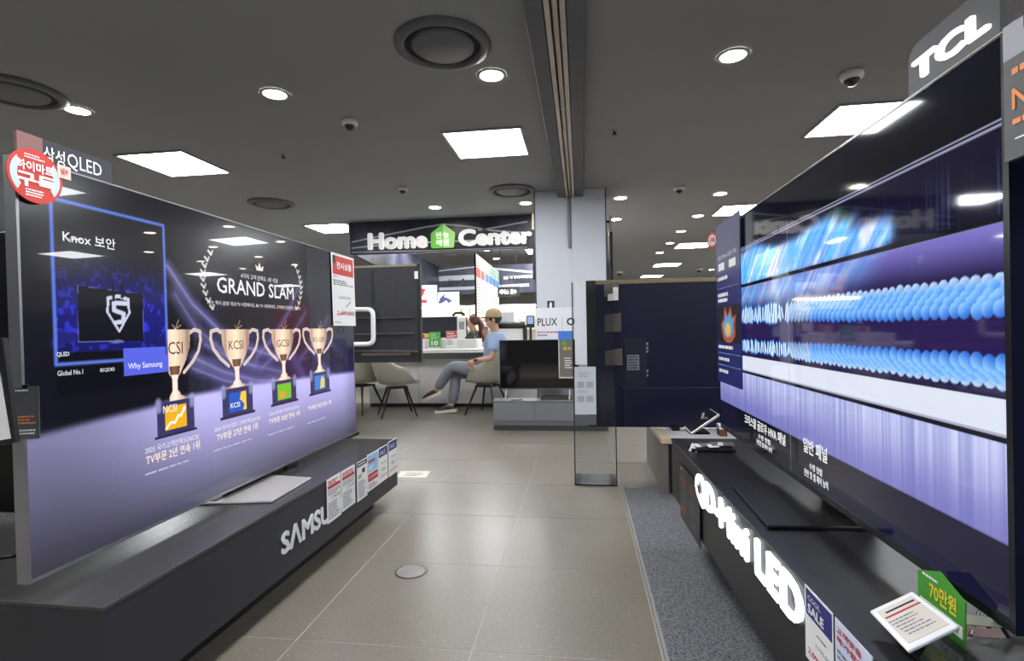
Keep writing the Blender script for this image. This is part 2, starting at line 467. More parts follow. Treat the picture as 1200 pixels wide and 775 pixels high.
def downlight():
    t = thing('downlight', '', 'downlight', (0, 0, CEIL), 'round downlights in the ceiling')
    obj('trim_ring', MB().lathe([(0.066, CEIL - 0.001), (0.068, CEIL - 0.007), (0.082, CEIL - 0.006), (0.086, CEIL - 0.001)], 28), trim_m, t, smooth=True)
    obj('diffuser', MB().lathe([(0.0001, CEIL - 0.004), (0.067, CEIL - 0.004), (0.067, CEIL - 0.001)], 28), spot_m, t)
    return t
D0 = downlight()
dl = [((91, 129), 'round downlight above the red sticker at the left edge'), ((322, 110), 'round downlight left of the ceiling camera above the left television'),
      ((576, 88), 'round downlight touching the large round air vent'), ((859, 65), 'round warm downlight in front of the right ceiling camera'),
      ((510, 243), 'round downlight above the shop sign letter H'), ((616, 238), 'round downlight at the left top corner of the white column'),
      ((727, 232), 'round downlight right of the white column top'), ((844, 227), 'first round downlight of the row leading to the back on the right'),
      ((722, 257), 'second round downlight right of the white column'), ((818, 253), 'second round downlight of the row leading back on the right'),
      ((798, 271), 'third round downlight of the row leading back on the right'), ((785, 285), 'fourth round downlight of the row leading back on the right'),
      ((773, 296), 'fifth round downlight of the row leading back on the right'), ((834, 316), 'distant round downlight beside the right television top corner'),
      ((570, 293), 'round downlight under the shop sign, beside the price chart'), ((582, 303), 'smaller round downlight behind the price chart under the shop sign')]
pts = [(at_z(p[0], p[1], CEIL), l) for p, l in dl]
for x in (2.68, 3.78): 
    for y in (6.1, 7.28, 8.4, 9.55): pts.append((Vector((x, y, CEIL)), 'round ceiling downlight reflected in the left television, above the right aisle'))
for x in (-3.25, -1.86, -0.49, 0.855, 2.25): pts.append((Vector((x, 0.1, CEIL)), 'round ceiling downlight above the front of the aisle'))
for k, (p, l) in enumerate(pts):
    o = D0 if k == 0 else copy_tree(D0)
    o.location = p; ROOTLOC[o.name] = Vector(p); o['label'] = l

vent_m = mat('grey_air_vent', (88, 88, 92), 0.45)
vent_dark = mat('vent_gap_dark', (22, 22, 24), 0.7)
def vent(px, py, R, label):
    p = at_z(px, py, CEIL); z = CEIL
    t = thing('air_vent', label, 'air vent', p, 'round air vents in the ceiling')
    obj('vent_gap', MB().lathe([(0.0001, z - 0.001), (R*0.86, z - 0.001)], 40, (p.x, p.y, 0)), vent_dark, t)
    obj('outer_ring', MB().lathe([(R*0.78, z - 0.002), (R*0.80, z - 0.022), (R*0.84, z - 0.026), (R, z - 0.012), (R, z - 0.0005)], 48, (p.x, p.y, 0)), vent_m, t, smooth=True)
    obj('centre_plate', MB().lathe([(0.0001, z - 0.024), (R*0.60, z - 0.024), (R*0.655, z - 0.014), (R*0.655, z - 0.002)], 40, (p.x, p.y, 0)), vent_m, t, smooth=True)
vent(519, 52, 0.25, 'large round grey air vent in front of the square light panel')
vent(18, 107, 0.25, 'round grey air vent cut by the left edge of the picture')
vent(318, 238, 0.25, 'round grey air vent above the left television')
vent(600, 223, 0.25, 'round grey air vent just left of the white column')

dome_black = mat('smoked_dome', (14, 14, 16), 0.08, coat=0.5)
def dome(px, py, R, label):
    p = at_z(px, py, CEIL); z = CEIL
    t = thing('dome_camera', label, 'security camera', p, 'dome cameras on the ceiling')
    obj('base', MB().lathe([(0.0001, z - 0.0005), (R, z - 0.0005), (R*1.02, z - R*0.35), (R*0.9, z - R*0.62), (R*0.72, z - R*0.7), (0.0001, z - R*0.7)], 28, (p.x, p.y, 0)), white_gloss, t, smooth=True)
    obj('dome', MB().ball((p.x, p.y, z - R*0.68), R*0.66, 20, 12), dome_black, t, smooth=True)
    obj('lens_ring', MB().lathe([(R*0.66, z - R*0.68), (R*0.72, z - R*0.74), (R*0.66, z - R*0.8)], 24, (p.x, p.y, 0)), mat('grey_ring', (110, 110, 114), 0.4), t, smooth=True)
dome(410, 141, 0.055, 'white dome camera between the left downlight and the light panel')
dome(998, 85, 0.062, 'white dome camera above the right television light panel')
dome(472, 220, 0.05, 'small white dome camera above the shop sign')
dome(796, 219, 0.055, 'white dome camera right of the white column')
dome(726, 318, 0.09, 'tiny distant dome camera above the television seen from behind, left')
dome(819, 314, 0.09, 'tiny distant dome camera beside the right television top corner')
for px, py, l in ((332, 181, 'small sprinkler head in the ceiling left of the shop sign'), (720, 153, 'small sprinkler head in the ceiling right of the beam')):
    p = at_z(px, py, CEIL); z = CEIL
    t = thing('sprinkler_head', l, 'sprinkler', p, 'sprinkler heads')
    obj('collar', MB().lathe([(0.0001, z - 0.0005), (0.03, z - 0.0005), (0.024, z - 0.01), (0.0001, z - 0.01)], 16, (p.x, p.y, 0)), trim_m, t)
    obj('nozzle', MB().lathe([(0.008, z - 0.009), (0.008, z - 0.028), (0.02, z - 0.03), (0.02, z - 0.033), (0.0001, z - 0.033)], 12, (p.x, p.y, 0)), dark_metal, t)

# ------------------------------------------------------------------ left display bench
PLZ = 0.39
bench_top = mat('bench_top_grey', (60, 60, 60), 0.27, var=0.08)
bench_m = mat('charcoal_bench', (42, 43, 50), 0.48, var=0.05)
A = at_z(120, 712, PLZ); B = at_z(465, 515, PLZ)
dv = (B - A); dv.z = 0
fb = Frame((A.x, A.y, 0), dv, (0, 0, 1))              # front face frame, S to the far end, N to the aisle
BL = dv.length
bench = thing('display_bench', 'long charcoal display bench with raised silver lettering under the left television', 'display bench', (A.x - 0.4, (A.y + B.y)/2, 0))
zb = fb.st(465, 569)[1]
obj('bench_body', MB().slab(fb, 0, BL, zb, PLZ - 0.012, -1.3, 0.0), bench_m, bench, bevel=0.002, seg=1)
obj('bench_top', MB().slab(fb, -0.002, BL + 0.002, PLZ - 0.012, PLZ, -1.3, 0.003), bench_top, bench, bevel=0.002, seg=1)
obj('kickboard', MB().slab(fb, 0.08, BL - 0.1, 0, zb, -1.2, -0.115), mat('black_kickboard', (18, 18, 20), 0.6), bench)
metal_letter = mat('silver_letter', (226, 228, 232), 0.35, 0.2)
a0, b0 = fb.st(329, 652); a1, b1 = fb.st(389, 613)
_, b1 = fb.st(329, 626)
letters(bench, fb, 'SΛMSUNG', a0, a0 + (a1 - a0)*7/4.95, b0, b1, 0.0008, metal_letter, 0.003, bold=0.034, cap='M')

def card(name, label, cat, fr, pts, thick, body, group=None, skew=True):
    """a sheet with its corners given as points of a frame; returns (thing, frame at lower left, width, height)"""
    q = [fr.st(*p) for p in pts]           # top left, top right, bottom right, bottom left
    a0 = (q[0][0] + q[3][0])/2; a1 = (q[1][0] + q[2][0])/2; b0 = (q[2][1] + q[3][1])/2; b1 = (q[0][1] + q[1][1])/2
    base = fr.p((a0 + a1)/2, b0, 0)
    t = thing(name, label, cat, base, group)
    obj('sheet', MB().slab(fr, a0, a1, b0, b1, 0, thick), body, t)
    return t, fr.shift(a0, b0, thick), a1 - a0, b1 - b0
def band(t, name, f, a0, a1, b0, b1, m, n=0.0006): return obj(name, MB().slab(f, a0, a1, b0, b1, 0.0, n), m, t)
def small_print(t, f, a0, a1, b0, b1, rows, m, n=0.0012, fill=0.5, name='small_print'): return stuff(obj(name, print_lines(MB(), f, a0, a1, b0, b1, rows, n, fill), m, t))

cf = fb.shift(0, 0, 0.004)
g = 'price sheets hung on the left bench'
cards = [((382, 562.7), (398.7, 554), (400, 601.5), (384, 616)), ((399.6, 553.4), (415.2, 544), (416.5, 589), (400.6, 600.7)), ((415.6, 544), (429.2, 536.4), (430.7, 578), (420.8, 589.5)),
         ((429.6, 533), (442.5, 528), (443.6, 568), (431, 577)), ((442.8, 525.6), (453.6, 521), (454.4, 559.6), (443.7, 568)), ((454.9, 517.8), (464.8, 513), (465.3, 552.7), (455.2, 559.6))]
cl = ['white price sheet with red print, nearest to the bench lettering', 'second white price sheet with red print from the bench lettering',
      'white sheet with dark header and product pictures, third on the bench', 'sheet with light blue top and red lower box, fourth on the bench',
      'white sheet with dark blue header, fifth on the bench front', 'white sheet with dark blue header at the far end of the bench front']
for i, (q, l) in enumerate(zip(cards, cl)):
    t, f, w, h = card('price_sheet', l, 'price sheet', cf if i != 2 else fb.shift(0, 0, 0.012), q, 0.0015, white_paper, g)
    if i < 2:
        band(t, 'red_band', f, w*.06, w*.94, h*.76, h*.83, red_ink)
        small_print(t, f, w*.08, w*.94, h*.84, h*.95, 2, red_ink, fill=.65, name='heading_print')
        small_print(t, f, w*.08, w*.9, h*.06, h*.46, 9, grey_ink)
        text(t, 'price_print', f, '1,790,000' if i == 0 else '2,290,000', w*.3, w*.92, h*.5, h*.57, 0.0012, ink)
        small_print(t, f, w*.08, w*.9, h*.6, h*.74, 3, grey_ink)
    elif i == 2:
        band(t, 'header_band', f, w*.02, w*.98, h*.86, h*.98, mat('slate_ink', (60, 64, 84), 0.6))
        small_print(t, f, w*.1, w*.9, h*.89, h*.95, 1, white_ink, name='heading_print')
        band(t, 'product_picture', f, w*.5, w*.78, h*.66, h*.78, ink); band(t, 'product_picture', f, w*.1, w*.45, h*.56, h*.66, mat('tan_ink', (190, 170, 160), 0.6))
        small_print(t, f, w*.1, w*.9, h*.06, h*.5, 9, grey_ink)
    elif i == 3:
        band(t, 'blue_field', f, w*.03, w*.97, h*.5, h*.97, sky_ink); small_print(t, f, w*.08, w*.7, h*.74, h*.84, 1, red_ink, 0.0016, .8)
        small_print(t, f, w*.1, w*.6, h*.56, h*.68, 2, white_ink, 0.0016)
        band(t, 'red_box', f, w*.06, w*.95, h*.25, h*.46, red_ink); text(t, 'price_print', f, '1,590,000', w*.14, w*.9, h*.31, h*.4, 0.0016, white_ink)
        small_print(t, f, w*.08, w*.9, h*.05, h*.2, 3, grey_ink)
    else:
        band(t, 'header_band', f, w*.05, w*.95, h*.72, h*.97, blue_ink); text(t, 'header_print', f, 'SALE', w*.14, w*.7, h*.78, h*.9, 0.0016, white_ink)
        text(t, 'price_print', f, '499,000', w*.25, w*.8, h*.5, h*.56, 0.0012, grey_ink); small_print(t, f, w*.3, w*.85, h*.3, h*.4, 2, grey_ink)
        text(t, 'price_print', f, '1,090,000', w*.1, w*.9, h*.12, h*.2, 0.0012, red_ink)

# ------------------------------------------------------------------ left television
tau = math.radians(1.0)
QX = -1.395
p0 = at_x(33, 686, QX); p1 = at_x(418, 507, QX)
SZ0 = (p0.z + p1.z)/2
ft = Frame((QX, p0.y, SZ0), (0, 1, 0), (-math.sin(tau), 0, math.cos(tau)))
SW = p1.y - p0.y; SH = ft.st(388.6, 295)[1]
tv = thing('television', 'large television with golden trophies on its screen on the left bench', 'television', (QX - 0.05, p0.y + SW/2, PLZ))
tvback = mat('tv_back_dark', (30, 30, 34), 0.45)
obj('back_cover', MB().slab(ft, 0.004, SW - 0.004, 0.004, SH - 0.004, -0.03, -0.006), tvback, tv, bevel=0.004)
bz = 0.007
m = MB().slab(ft, 0, SW, 0, bz*1.3, -0.032, 0.002).slab(ft, 0, SW, SH - bz*.6, SH, -0.032, 0.002).slab(ft, 0, bz, bz*1.3, SH - bz*.6, -0.032, 0.002).slab(ft, SW - bz, SW, bz*1.3, SH - bz*.6, -0.032, 0.002)
obj('bezel', m, mat('satin_bezel', (150, 150, 156), 0.32, 0.8), tv)
# picture on the screen
cw, ch = SW - 2*bz, SH - bz*1.9
fs = ft.shift(bz, bz*1.3, 0.0)
st = fs.st
cv = Canvas(cw, ch, 680, 390, (6, 6, 12))
S, T = cv.S, cv.T
edge = np.interp(S[0], *zip(*sorted([(st(40, 513)), (st(120, 492)), (st(174, 479)), (st(224, 464)), (st(300, 451)), (st(418, 436))])))[None, :]
# lavender stage, brightest under its edge
dn = np.clip((edge - T)/np.maximum(edge, 0.01), 0, 1); u = S/cw
br = 1 - 0.62*dn**1.3; br = br*(0.62 + 0.38*sstep(0.0, 0.35, u))*(1 - 0.18*sstep(0.9, 1.0, u))
stage = np.stack([190*br, 184*br, 248*br - 4], -1)
# dark drapery with soft lit folds
ang = noise2(S*1.6 + 3, T*1.6, 3, 2)*2.2
fold = 0.5 + 0.5*np.sin((S*0.9 + T*1.35 + ang*0.55)*17)
fold = fold**5*.45; msk = sstep(edge + 0.50, edge + 0.06, T)*sstep(0.27, 0.4, u)*sstep(1.0, 0.82, u)
dark = np.zeros_like(cv.c) + np.array([9, 8, 20]); dark += (fold*msk)[..., None]*np.array([78, 74, 118])
dark += (sstep(edge + 0.35, edge, T)*sstep(0.25, 0.5, u))[..., None]*np.array([22, 18, 44])
# long lit sweeps of the cloth, drawn before the stage covers their feet
cv.c = dark
for P, r, o in (([(196, 312), (225, 356), (258, 388), (292, 408), (330, 420)], 0.006, .75), ([(205, 345), (230, 385), (262, 412), (296, 428), (330, 436)], 0.014, .5), ([(228, 420), (262, 436), (300, 446), (330, 446)], 0.012, .7),
                ([(226, 432), (262, 446), (300, 454)], 0.008, .6), ([(240, 404), (270, 420), (300, 430)], .01, .5), ([(300, 420), (320, 396), (338, 366), (352, 330)], .006, .45), ([(306, 432), (336, 404), (358, 366)], .004, .4), ([(352, 420), (372, 396), (384, 372)], .006, .35)):
    cv.line([st(*p) for p in P], r, (104, 98, 156), o, 0.03); cv.line([st(*p) for p in P], r*.25, (150, 146, 196), o*.7, 0.006)
k = sstep(edge - 0.012, edge + 0.02, T)[..., None]
cv.c = stage*(1 - k) + cv.c*k
# feature window at the left
w_tl, w_tr, w_br, w_bl = st(59, 232), st(191, 262), st(193, 439), st(60, 428)
wx0, wx1, wy0, wy1 = w_tl[0], w_tr[0], w_bl[1], w_tl[1]
cv.poly([(wx0, wy0 - 0.085), (wx1, wy0 - 0.085), (wx1, wy1), (wx0, wy1)], (3, 3, 10))
ins = sstep(wx0, wx0 + .002, S)*sstep(wx1, wx1 - .002, S)*sstep(wy0, wy0 + .002, T)
glow = ins*sstep(0.2, 0.0, np.hypot((S - (wx0 + wx1)/2)*0.45, T - (wy0 + (wy1 - wy0)*0.28)) - 0.03)
cv.add(glow, (16, 18, 105))
cv.add(ins*glow*(noise2(S*60, T*60, 9, 2) > 0.62), (25, 28, 90))
dot = ((np.sin(S*420) > .5)*(np.sin(T*420) > .5))*ins*sstep(wy0 + .44, wy0 + .36, T)*sstep(wx0 + .3, wx1, S)
cv.add(dot*.5, (20, 24, 110))
q = [st(91, 335), st(167, 345), st(168, 399), st(92, 401)]
cv.line(q + q[:1], 0.0006, (120, 130, 190), .7); cv.poly(q, (7, 7, 20))
cv.poly([st(126, 400), st(140, 398), st(146, 401), st(132, 403)], (120, 125, 150), .7)
for y in (0, 1): cv.line([st(62, 404 - y*3), st(88, 396 - y), st(70, 392)], .004, (26, 30, 110), .6, .01)
cv.poly([(wx0 + .003, wy0 + .003), (wx0 + .003, wy0 + .03), (wx1 - .003, wy0 + .03), (wx1 - .003, wy0 + .003)], (4, 4, 12))
# shield
sx, sy = st(139, 367)
for k_, (r0) in enumerate((0,)):
    pts = [(a*.8, b*.8) for a, b in [(-.05, .06), (0, .072), (.05, .06), (.052, .0), (.0, -.078), (-.052, .0)]]
    cv.poly([(sx + a, sy + b) for a, b in pts], (190, 195, 215))
    cv.poly([(sx + a*.8, sy + b*.8) for a, b in pts], (8, 8, 22))
    cv.line([(sx + .03, sy + .03), (sx - .016, sy + .03), (sx - .016, sy + .008), (sx + .018, sy - .002), (sx + .014, sy - .026), (sx - .012, sy - .03)], .006, (190, 195, 215))
    cv.line([(sx - .016, sy + .09), (sx - .016, sy + .04)], .004, (8, 8, 22)); cv.line([(sx + .014, sy + .09), (sx + .014, sy + .05)], .004, (8, 8, 22))
cv.line([(wx0, wy0), (wx0, wy1), (wx1, wy1), (wx1, wy0), (wx0, wy0)], .0022, (92, 126, 226), .9, .006)
lb = [st(145, 422), st(193, 416), st(193, 438), st(145, 441)]
cv.poly([(lb[0][0], wy0 - .05), (wx1 + .004, wy0 - .05), (wx1 + .004, wy0 + .035), (lb[0][0], wy0 + .035)], (84, 96, 214))
# four cups
GOLD, DARKG = (214, 182, 148), (96, 66, 44)
def cup(cx, top, bw, bot, ped, pb, logo, clip=None):
    """cx, top rim y, half width of the bowl, bottom of the bowl, pedestal top and bottom: pixels looked up on the screen plane"""
    x, yt = st(cx, top); hw = st(cx + bw, top)[0] - x; _, yb = st(cx, bot); _, yp = st(cx, ped); _, yq = st(cx, pb)
    bh = yt - yb
    def shade(poly, lo, hi):
        xs = [p[0] for p in poly]; cv2 = (S - min(xs))/(max(xs) - min(xs)); mask = np.zeros(S.shape, bool)
        for i in range(len(poly)):
            (ax, ay), (bx, by) = poly[i], poly[(i + 1) % len(poly)]
            if ay != by: mask ^= ((ay > T) != (by > T)) & (S < (bx - ax)*(T - ay)/(by - ay) + ax)
        f = 0.55 + 0.45*np.sin(np.clip(cv2, 0, 1)*math.pi*1.0 + .25) - 0.35*np.exp(-((cv2 - .13)/.05)**2) + 0.15*np.exp(-((cv2 - .5)/.1)**2) - .25*np.exp(-((cv2 - .9)/.05)**2)
        colr_ = np.asarray(lo)[None, None]*(1 - f[..., None]) + np.asarray(hi)[None, None]*f[..., None]
        if clip is not None: mask &= S > clip
        cv.c[mask] = np.clip(colr_, 0, 255)[mask]
    for sg in (-1, 1):
        if clip is not None and sg < 0: continue
        hnd = [(x + sg*hw*.92, yt - bh*.10), (x + sg*hw*1.25, yt - bh*.01), (x + sg*hw*1.62, yt - bh*.05), (x + sg*hw*1.66, yt - bh*.25), (x + sg*hw*1.5, yt - bh*.5), (x + sg*hw*1.1, yt - bh*.74), (x + sg*hw*.55, yt - bh*.96)]
        cv.line(hnd, hw*.065, (236, 222, 214), 1); cv.line(hnd, hw*.02, (190, 160, 144), 1)
    bowl = [(x - hw, yt), (x + hw, yt), (x + hw*.94, yt - bh*.4), (x + hw*.7, yt - bh*.68), (x + hw*.25, yb - bh*.02), (x - hw*.25, yb - bh*.02), (x - hw*.7, yt - bh*.68), (x - hw*.94, yt - bh*.4)]
    shade(bowl, (120, 88, 78), (232, 206, 178))
    kc = [(x - hw*.32, yb + bh*.2), (x + hw*.32, yb + bh*.2), (x + hw*.24, yb - bh*.02), (x - hw*.24, yb - bh*.02)]
    shade(kc, (60, 36, 30), (120, 82, 64))
    L = yb - yp
    stem = [(x - hw*.22, yb), (x + hw*.22, yb), (x + hw*.14, yb - L*.2), (x + hw*.14, yb - L*.6), (x + hw*.3, yb - L*.75), (x + hw*.28, yb - L*.8), (x + hw*.7, yp + L*.05), (x + hw*.75, yp), (x - hw*.75, yp), (x - hw*.7, yp + L*.05), (x - hw*.28, yb - L*.8), (x - hw*.3, yb - L*.75), (x - hw*.14, yb - L*.6), (x - hw*.14, yb - L*.2)]
    shade(stem, (120, 84, 74), (236, 210, 192))
    pw = hw*1.08
    cv.poly([(x - pw, yp + L*.02), (x + pw, yp + L*.02), (x + pw, yq), (x - pw, yq)], (52, 50, 92))
    for sg in (-1, 1): cv.line([(x + sg*pw*.9, yp + L*.06), (x + sg*pw*.9, yp - L*.25)], hw*.08, (150, 152, 196), .8, hw*.15)
    cv.poly([(x - pw*1.14, yq + (yp - yq)*.09), (x + pw*1.14, yq + (yp - yq)*.09), (x + pw*1.14, yq), (x - pw*1.14, yq)], (34, 32, 66))
    lx0, lx1, ly0, ly1 = x - pw*.58, x + pw*.55, yq + (yp - yq)*.2, yq + (yp - yq)*.86
    return x, hw, yt, bh, lx0, lx1, ly0, ly1
c1 = cup(203, 386, 19.5, 440, 470, 511, 0, clip=wx1 + .002)
c2 = cup(276, 386, 16, 430, 455, 489, 1)
c3 = cup(331, 386, 12.5, 423, 446, 474, 2)
c4 = cup(373, 385, 10, 415, 437, 462, 3)
def rect(c, col): cv.poly([(c[4], c[6]), (c[5], c[6]), (c[5], c[7]), (c[4], c[7])], col)
rect(c1, (228, 168, 28)); rect(c2, (34, 84, 186)); rect(c3, (112, 184, 48)); rect(c4, (60, 118, 204))
R_ = lambda c, a, b: (c[4] + (c[5] - c[4])*a, c[6] + (c[7] - c[6])*b)
cv.line([R_(c1, .04, .08), R_(c1, .25, .3), R_(c1, .45, .26), R_(c1, .62, .55), R_(c1, .74, .5), R_(c1, .93, .85)], .0035, (250, 244, 230))
cv.poly([R_(c1, .8, .84), R_(c1, .97, .92), R_(c1, .96, .66)], (250, 244, 230))
cv.poly([R_(c2, .72, 1), R_(c2, 1, 1), R_(c2, 1, 0), R_(c2, .8, 0), R_(c2, .88, .3), R_(c2, .62, .6)], (236, 196, 60))
cv.poly([R_(c3, .12, .1), R_(c3, .55, .15), R_(c3, .5, .55), R_(c3, .15, .5)], (232, 150, 44), .85)
cv.poly([R_(c4, .5, .05), R_(c4, .9, .1), R_(c4, .95, .7), R_(c4, .7, .95), R_(c4, .55, .6)], (236, 206, 70), .9)
for c in (c1, c2, c3, c4):          # sparkle on the rim
    x, hw, yt = c[0], c[1], c[2]
    for dx, dy in ((.45, .42), (-.3, .2), (.7, .18)): cv.line([(x + hw*.1, yt), (x + hw*(.1 + dx*.5), yt + hw*dy)], .001, (240, 206, 150), .7)
# laurel branches
for bx, by, sg in ((246, 330, -1), (348, 338, 1)):
    x, y = st(bx, by)
    for k_ in range(9):
        t_ = (k_ - 4)/4.0; px_ = x + sg*(.045*(1 - t_*t_)) - sg*.01; py_ = y + t_*.105
        cv.line([(px_, py_), (px_ + sg*.014, py_ + .012)], .004, (214, 210, 204), .9); cv.line([(px_, py_), (px_ - sg*.008, py_ + .014)], .0035, (214, 210, 204), .8)
crn = st(304, 314)
cv.poly([(crn[0] - .03, crn[1] + .012), (crn[0] - .022, crn[1] - .012), (crn[0] + .022, crn[1] - .012), (crn[0] + .03, crn[1] + .012), (crn[0] + .012, crn[1] + .0), (crn[0], crn[1] + .022), (crn[0] - .012, crn[1])], (220, 215, 205))
scr_m = screen_mat('left_screen', 0.19, 1.12, coat=0.4)
scr = cv.build('screen', fs, 0.0005, scr_m, tv)
g_w = mat('screen_white', (10, 10, 12), 0.3, emit=(235, 236, 242), power=0.95)
g_c = mat('screen_cream', (10, 10, 12), 0.3, emit=(250, 232, 214), power=0.95)
g_d = mat('screen_dark', (6, 6, 8), 0.3, emit=(56, 40, 30), power=1.0)
NZ = 0.0012
text_px(scr, 'screen_text', fs, 'Knox 보안', (73, 283), (135, 290), 14, NZ, g_w, bold=.012)
text_px(scr, 'screen_text', fs, 'QLED', (66, 419), (81, 419), 6, NZ, g_w, bold=.01)
text_px(scr, 'screen_text', fs, 'Global No.1', (67, 441), (97, 440), 6, NZ, g_w)
text_px(scr, 'screen_text', fs, '85QD83', (117, 437), (134, 436), 5, NZ, g_w)
text_px(scr, 'screen_text', fs, 'Why Samsung', (150, 435), (190, 431), 9, NZ, g_w, bold=.01)
text_px(scr, 'screen_text', fs, '4가지 고객 만족도 1위 석권', (282, 326), (325, 330), 6, NZ, g_w)
a0, b0 = fs.st(254, 343); a1, _ = fs.st(344, 352); _, b1 = fs.st(254, 324)
text(scr, 'screen_text', fs, 'GRAND SLAM', a0, a1, b0, b1, NZ, g_w, bold=.012)
text_px(scr, 'screen_text', fs, 'TV는 역시 삼성! 국내 TV 시장에서도, 8K TV 시장에서도 고객에게 인정받은 삼성TV', (242, 357), (352, 364), 5.5, NZ, g_w)
text_px(scr, 'screen_text', fs, 'ICSI', (194, 416), (214, 414), 15, NZ, g_d)
text_px(scr, 'screen_text', fs, 'KCSI', (268, 410), (285, 408), 10.5, NZ, g_d)
text_px(scr, 'screen_text', fs, 'GCSI', (324, 407), (339, 405), 8.5, NZ, g_d)
text_px(scr, 'screen_text', fs, 'KS-QEI', (367, 402), (380, 401), 6.5, NZ, g_d)
text_px(scr, 'screen_text', fs, 'NCSI', (191, 485), (207, 482), 9, NZ, g_w, bold=.01)
text_px(scr, 'screen_text', fs, 'KCSI', (270, 479), (281, 476), 6, NZ, g_w, bold=.02)
text_px(scr, 'screen_text', fs, '2025 국가고객만족도(NCSI)', (170, 534), (233, 519), 9, NZ, g_w)
text_px(scr, 'screen_text', fs, 'TV부문 2년 연속 1위', (171, 546), (234, 527), 12, NZ, g_c, bold=.014)
text_px(scr, 'screen_text', fs, '2024 한국산업의 고객만족도(KCSI)', (251, 508), (305, 493), 6.5, NZ, g_w)
text_px(scr, 'screen_text', fs, 'TV부문 27년 연속 1위', (254, 518), (302, 505), 9.5, NZ, g_c, bold=.014)
text_px(scr, 'screen_text', fs, '2024 글로벌고객만족도(GCSI)', (315, 489), (350, 479), 5, NZ, g_w)
text_px(scr, 'screen_text', fs, 'TV부문 20년 연속 1위', (315, 498), (351, 488), 7, NZ, g_c, bold=.014)
text_px(scr, 'screen_text', fs, 'TV부문 9년 연속 1위', (361, 482), (388, 475), 6, NZ, g_c, bold=.014)
for (x0, y0), (x1, y1) in (((170, 559), (234, 540)), ((250, 531), (304, 517)), ((314, 512), (350, 501)), ((360, 498), (388, 488))):
    a0, b0 = fs.st(x0, y0); a1, _ = fs.st(x1, y1)
    stuff(obj('fine_print', print_lines(MB(), fs, a0, a1, b0, b0 + .012, 1, NZ, .5), mat('screen_pale', (10, 10, 12), 0.3, emit=(190, 184, 222), power=.9), scr))
# stand: brushed plate in front, dark rear plate and neck under the set
fz = frame_z(PLZ)
P = [at_z(*p, PLZ) for p in ((245, 593), (318, 590), (365, 562), (309, 558))]
obj('stand_plate', MB().prism(fz, [(P[0].x - .05, P[0].y - .0), (P[1].x, P[1].y), (P[2].x, P[2].y), (P[3].x - .03, P[3].y)], 0.001, 0.010), silver, tv, bevel=0.003)
cyy = p0.y + SW*.5
obj('neck', MB().box(QX - 0.075, QX - 0.035, cyy - .16, cyy + .16, PLZ + 0.008, SZ0 + 0.12), dark_metal, tv, bevel=0.003)
Q = at_z(357, 545, PLZ)
obj('stand_rear_plate', MB().box(QX - 0.26, QX - 0.03, cyy - .25, cyy + .32, PLZ + 0.001, PLZ + 0.012), dark_metal, tv)
obj('rear_foot', MB().box(QX - 0.11, QX - 0.025, Q.y - .1, Q.y - .0, PLZ + 0.001, SZ0 + 0.01), black_plastic, tv)

# header board over the left television
hb = ft.shift(0, 0, -0.012)
x0_, y0_ = hb.st(27, 215); x1_, y1_ = hb.st(132, 214); h0 = SH + 0.001; _, h1 = hb.st(37, 158); x00 = hb.st(37, 158)[0]
tb = thing('header_board', 'grey header board with white lettering on top of the left television', 'sign', hb.p(.2, SH, 0))
xe = hb.st(131, 190)[0]; xs = hb.st(36, 158)[0]
obj('board', MB().slab(hb, xs + 0.03, xe, h0, h1, -0.01, 0.0), mat('slate_board', (48, 50, 58), 0.5), tb, bevel=.001, seg=1)
obj('end_panel', MB().slab(hb, xs - 0.035, xs + 0.03, h0, h1, -0.01, 0.0), mat('dusty_pink_panel', (128, 92, 90), 0.5), tb)
text_px(tb, 'lettering', hb, '삼성', (51, 190), (76, 197), 20, 0.001, white_ink, bold=.008)
text_px(tb, 'lettering', hb, 'QLED', (79, 198), (119, 204), 19, 0.001, white_ink)

# round red sticker on the upper left corner
fk = ft.shift(0, 0, 0.014)
cx_, cy_ = fk.st(42, 207); rr = (fk.st(42, 176)[1] - fk.st(42, 238)[1])/2
rs = thing('round_sticker', 'round red promotion disc on the upper corner of the left television', 'promotion disc', fk.p(cx_, cy_, 0))
circ = lambda r, n=48: [(cx_ + r*math.cos(2*math.pi*k/n), cy_ + r*math.sin(2*math.pi*k/n)) for k in range(n)]
obj('disc', MB().prism(fk, circ(rr), -0.003, 0.0), mat('sticker_red', (196, 56, 46), 0.4), rs)
pale = mat('sticker_pale_blue', (186, 206, 224), 0.4)
for sg in (-1, 1):
    arc = [(cx_ + sg*rr*.9*math.cos(a), cy_ + rr*.9*math.sin(a)) for a in np.linspace(-.75, .75, 14)]
    inner = [(cx_ + sg*rr*.66*math.cos(a), cy_ + rr*.66*math.sin(a)) for a in np.linspace(.62, -.62, 10)]
    pp = arc + inner
    if sg < 0: pp = pp[::-1]
    obj('side_arc', MB().prism(fk, pp, 0.0, 0.0006), pale, rs)
text(rs, 'lettering', fk, '하이마트', cx_ - rr*.7, cx_ + rr*.66, cy_ + rr*.14, cy_ + rr*.52, .0014, white_ink, bold=.03)
text(rs, 'lettering', fk, '구독', cx_ - rr*.72, cx_ + rr*.74, cy_ - rr*.46, cy_ + rr*.08, .0014, white_ink, bold=.04)
small_print(rs, fk, cx_ - rr*.4, cx_ + rr*.4, cy_ + rr*.6, cy_ + rr*.8, 2, white_ink, .0014)
small_print(rs, fk, cx_ - rr*.4, cx_ + rr*.4, cy_ - rr*.8, cy_ - rr*.5, 3, white_ink, .0014)
a0, b0 = fk.st(67, 205); a1, b1 = fk.st(82, 197)
obj('new_tag', MB().slab(fk, a0, a1, b0 - .005, b1, 0.001, 0.002), mat('salmon_tag', (230, 196, 184), 0.5), rs)
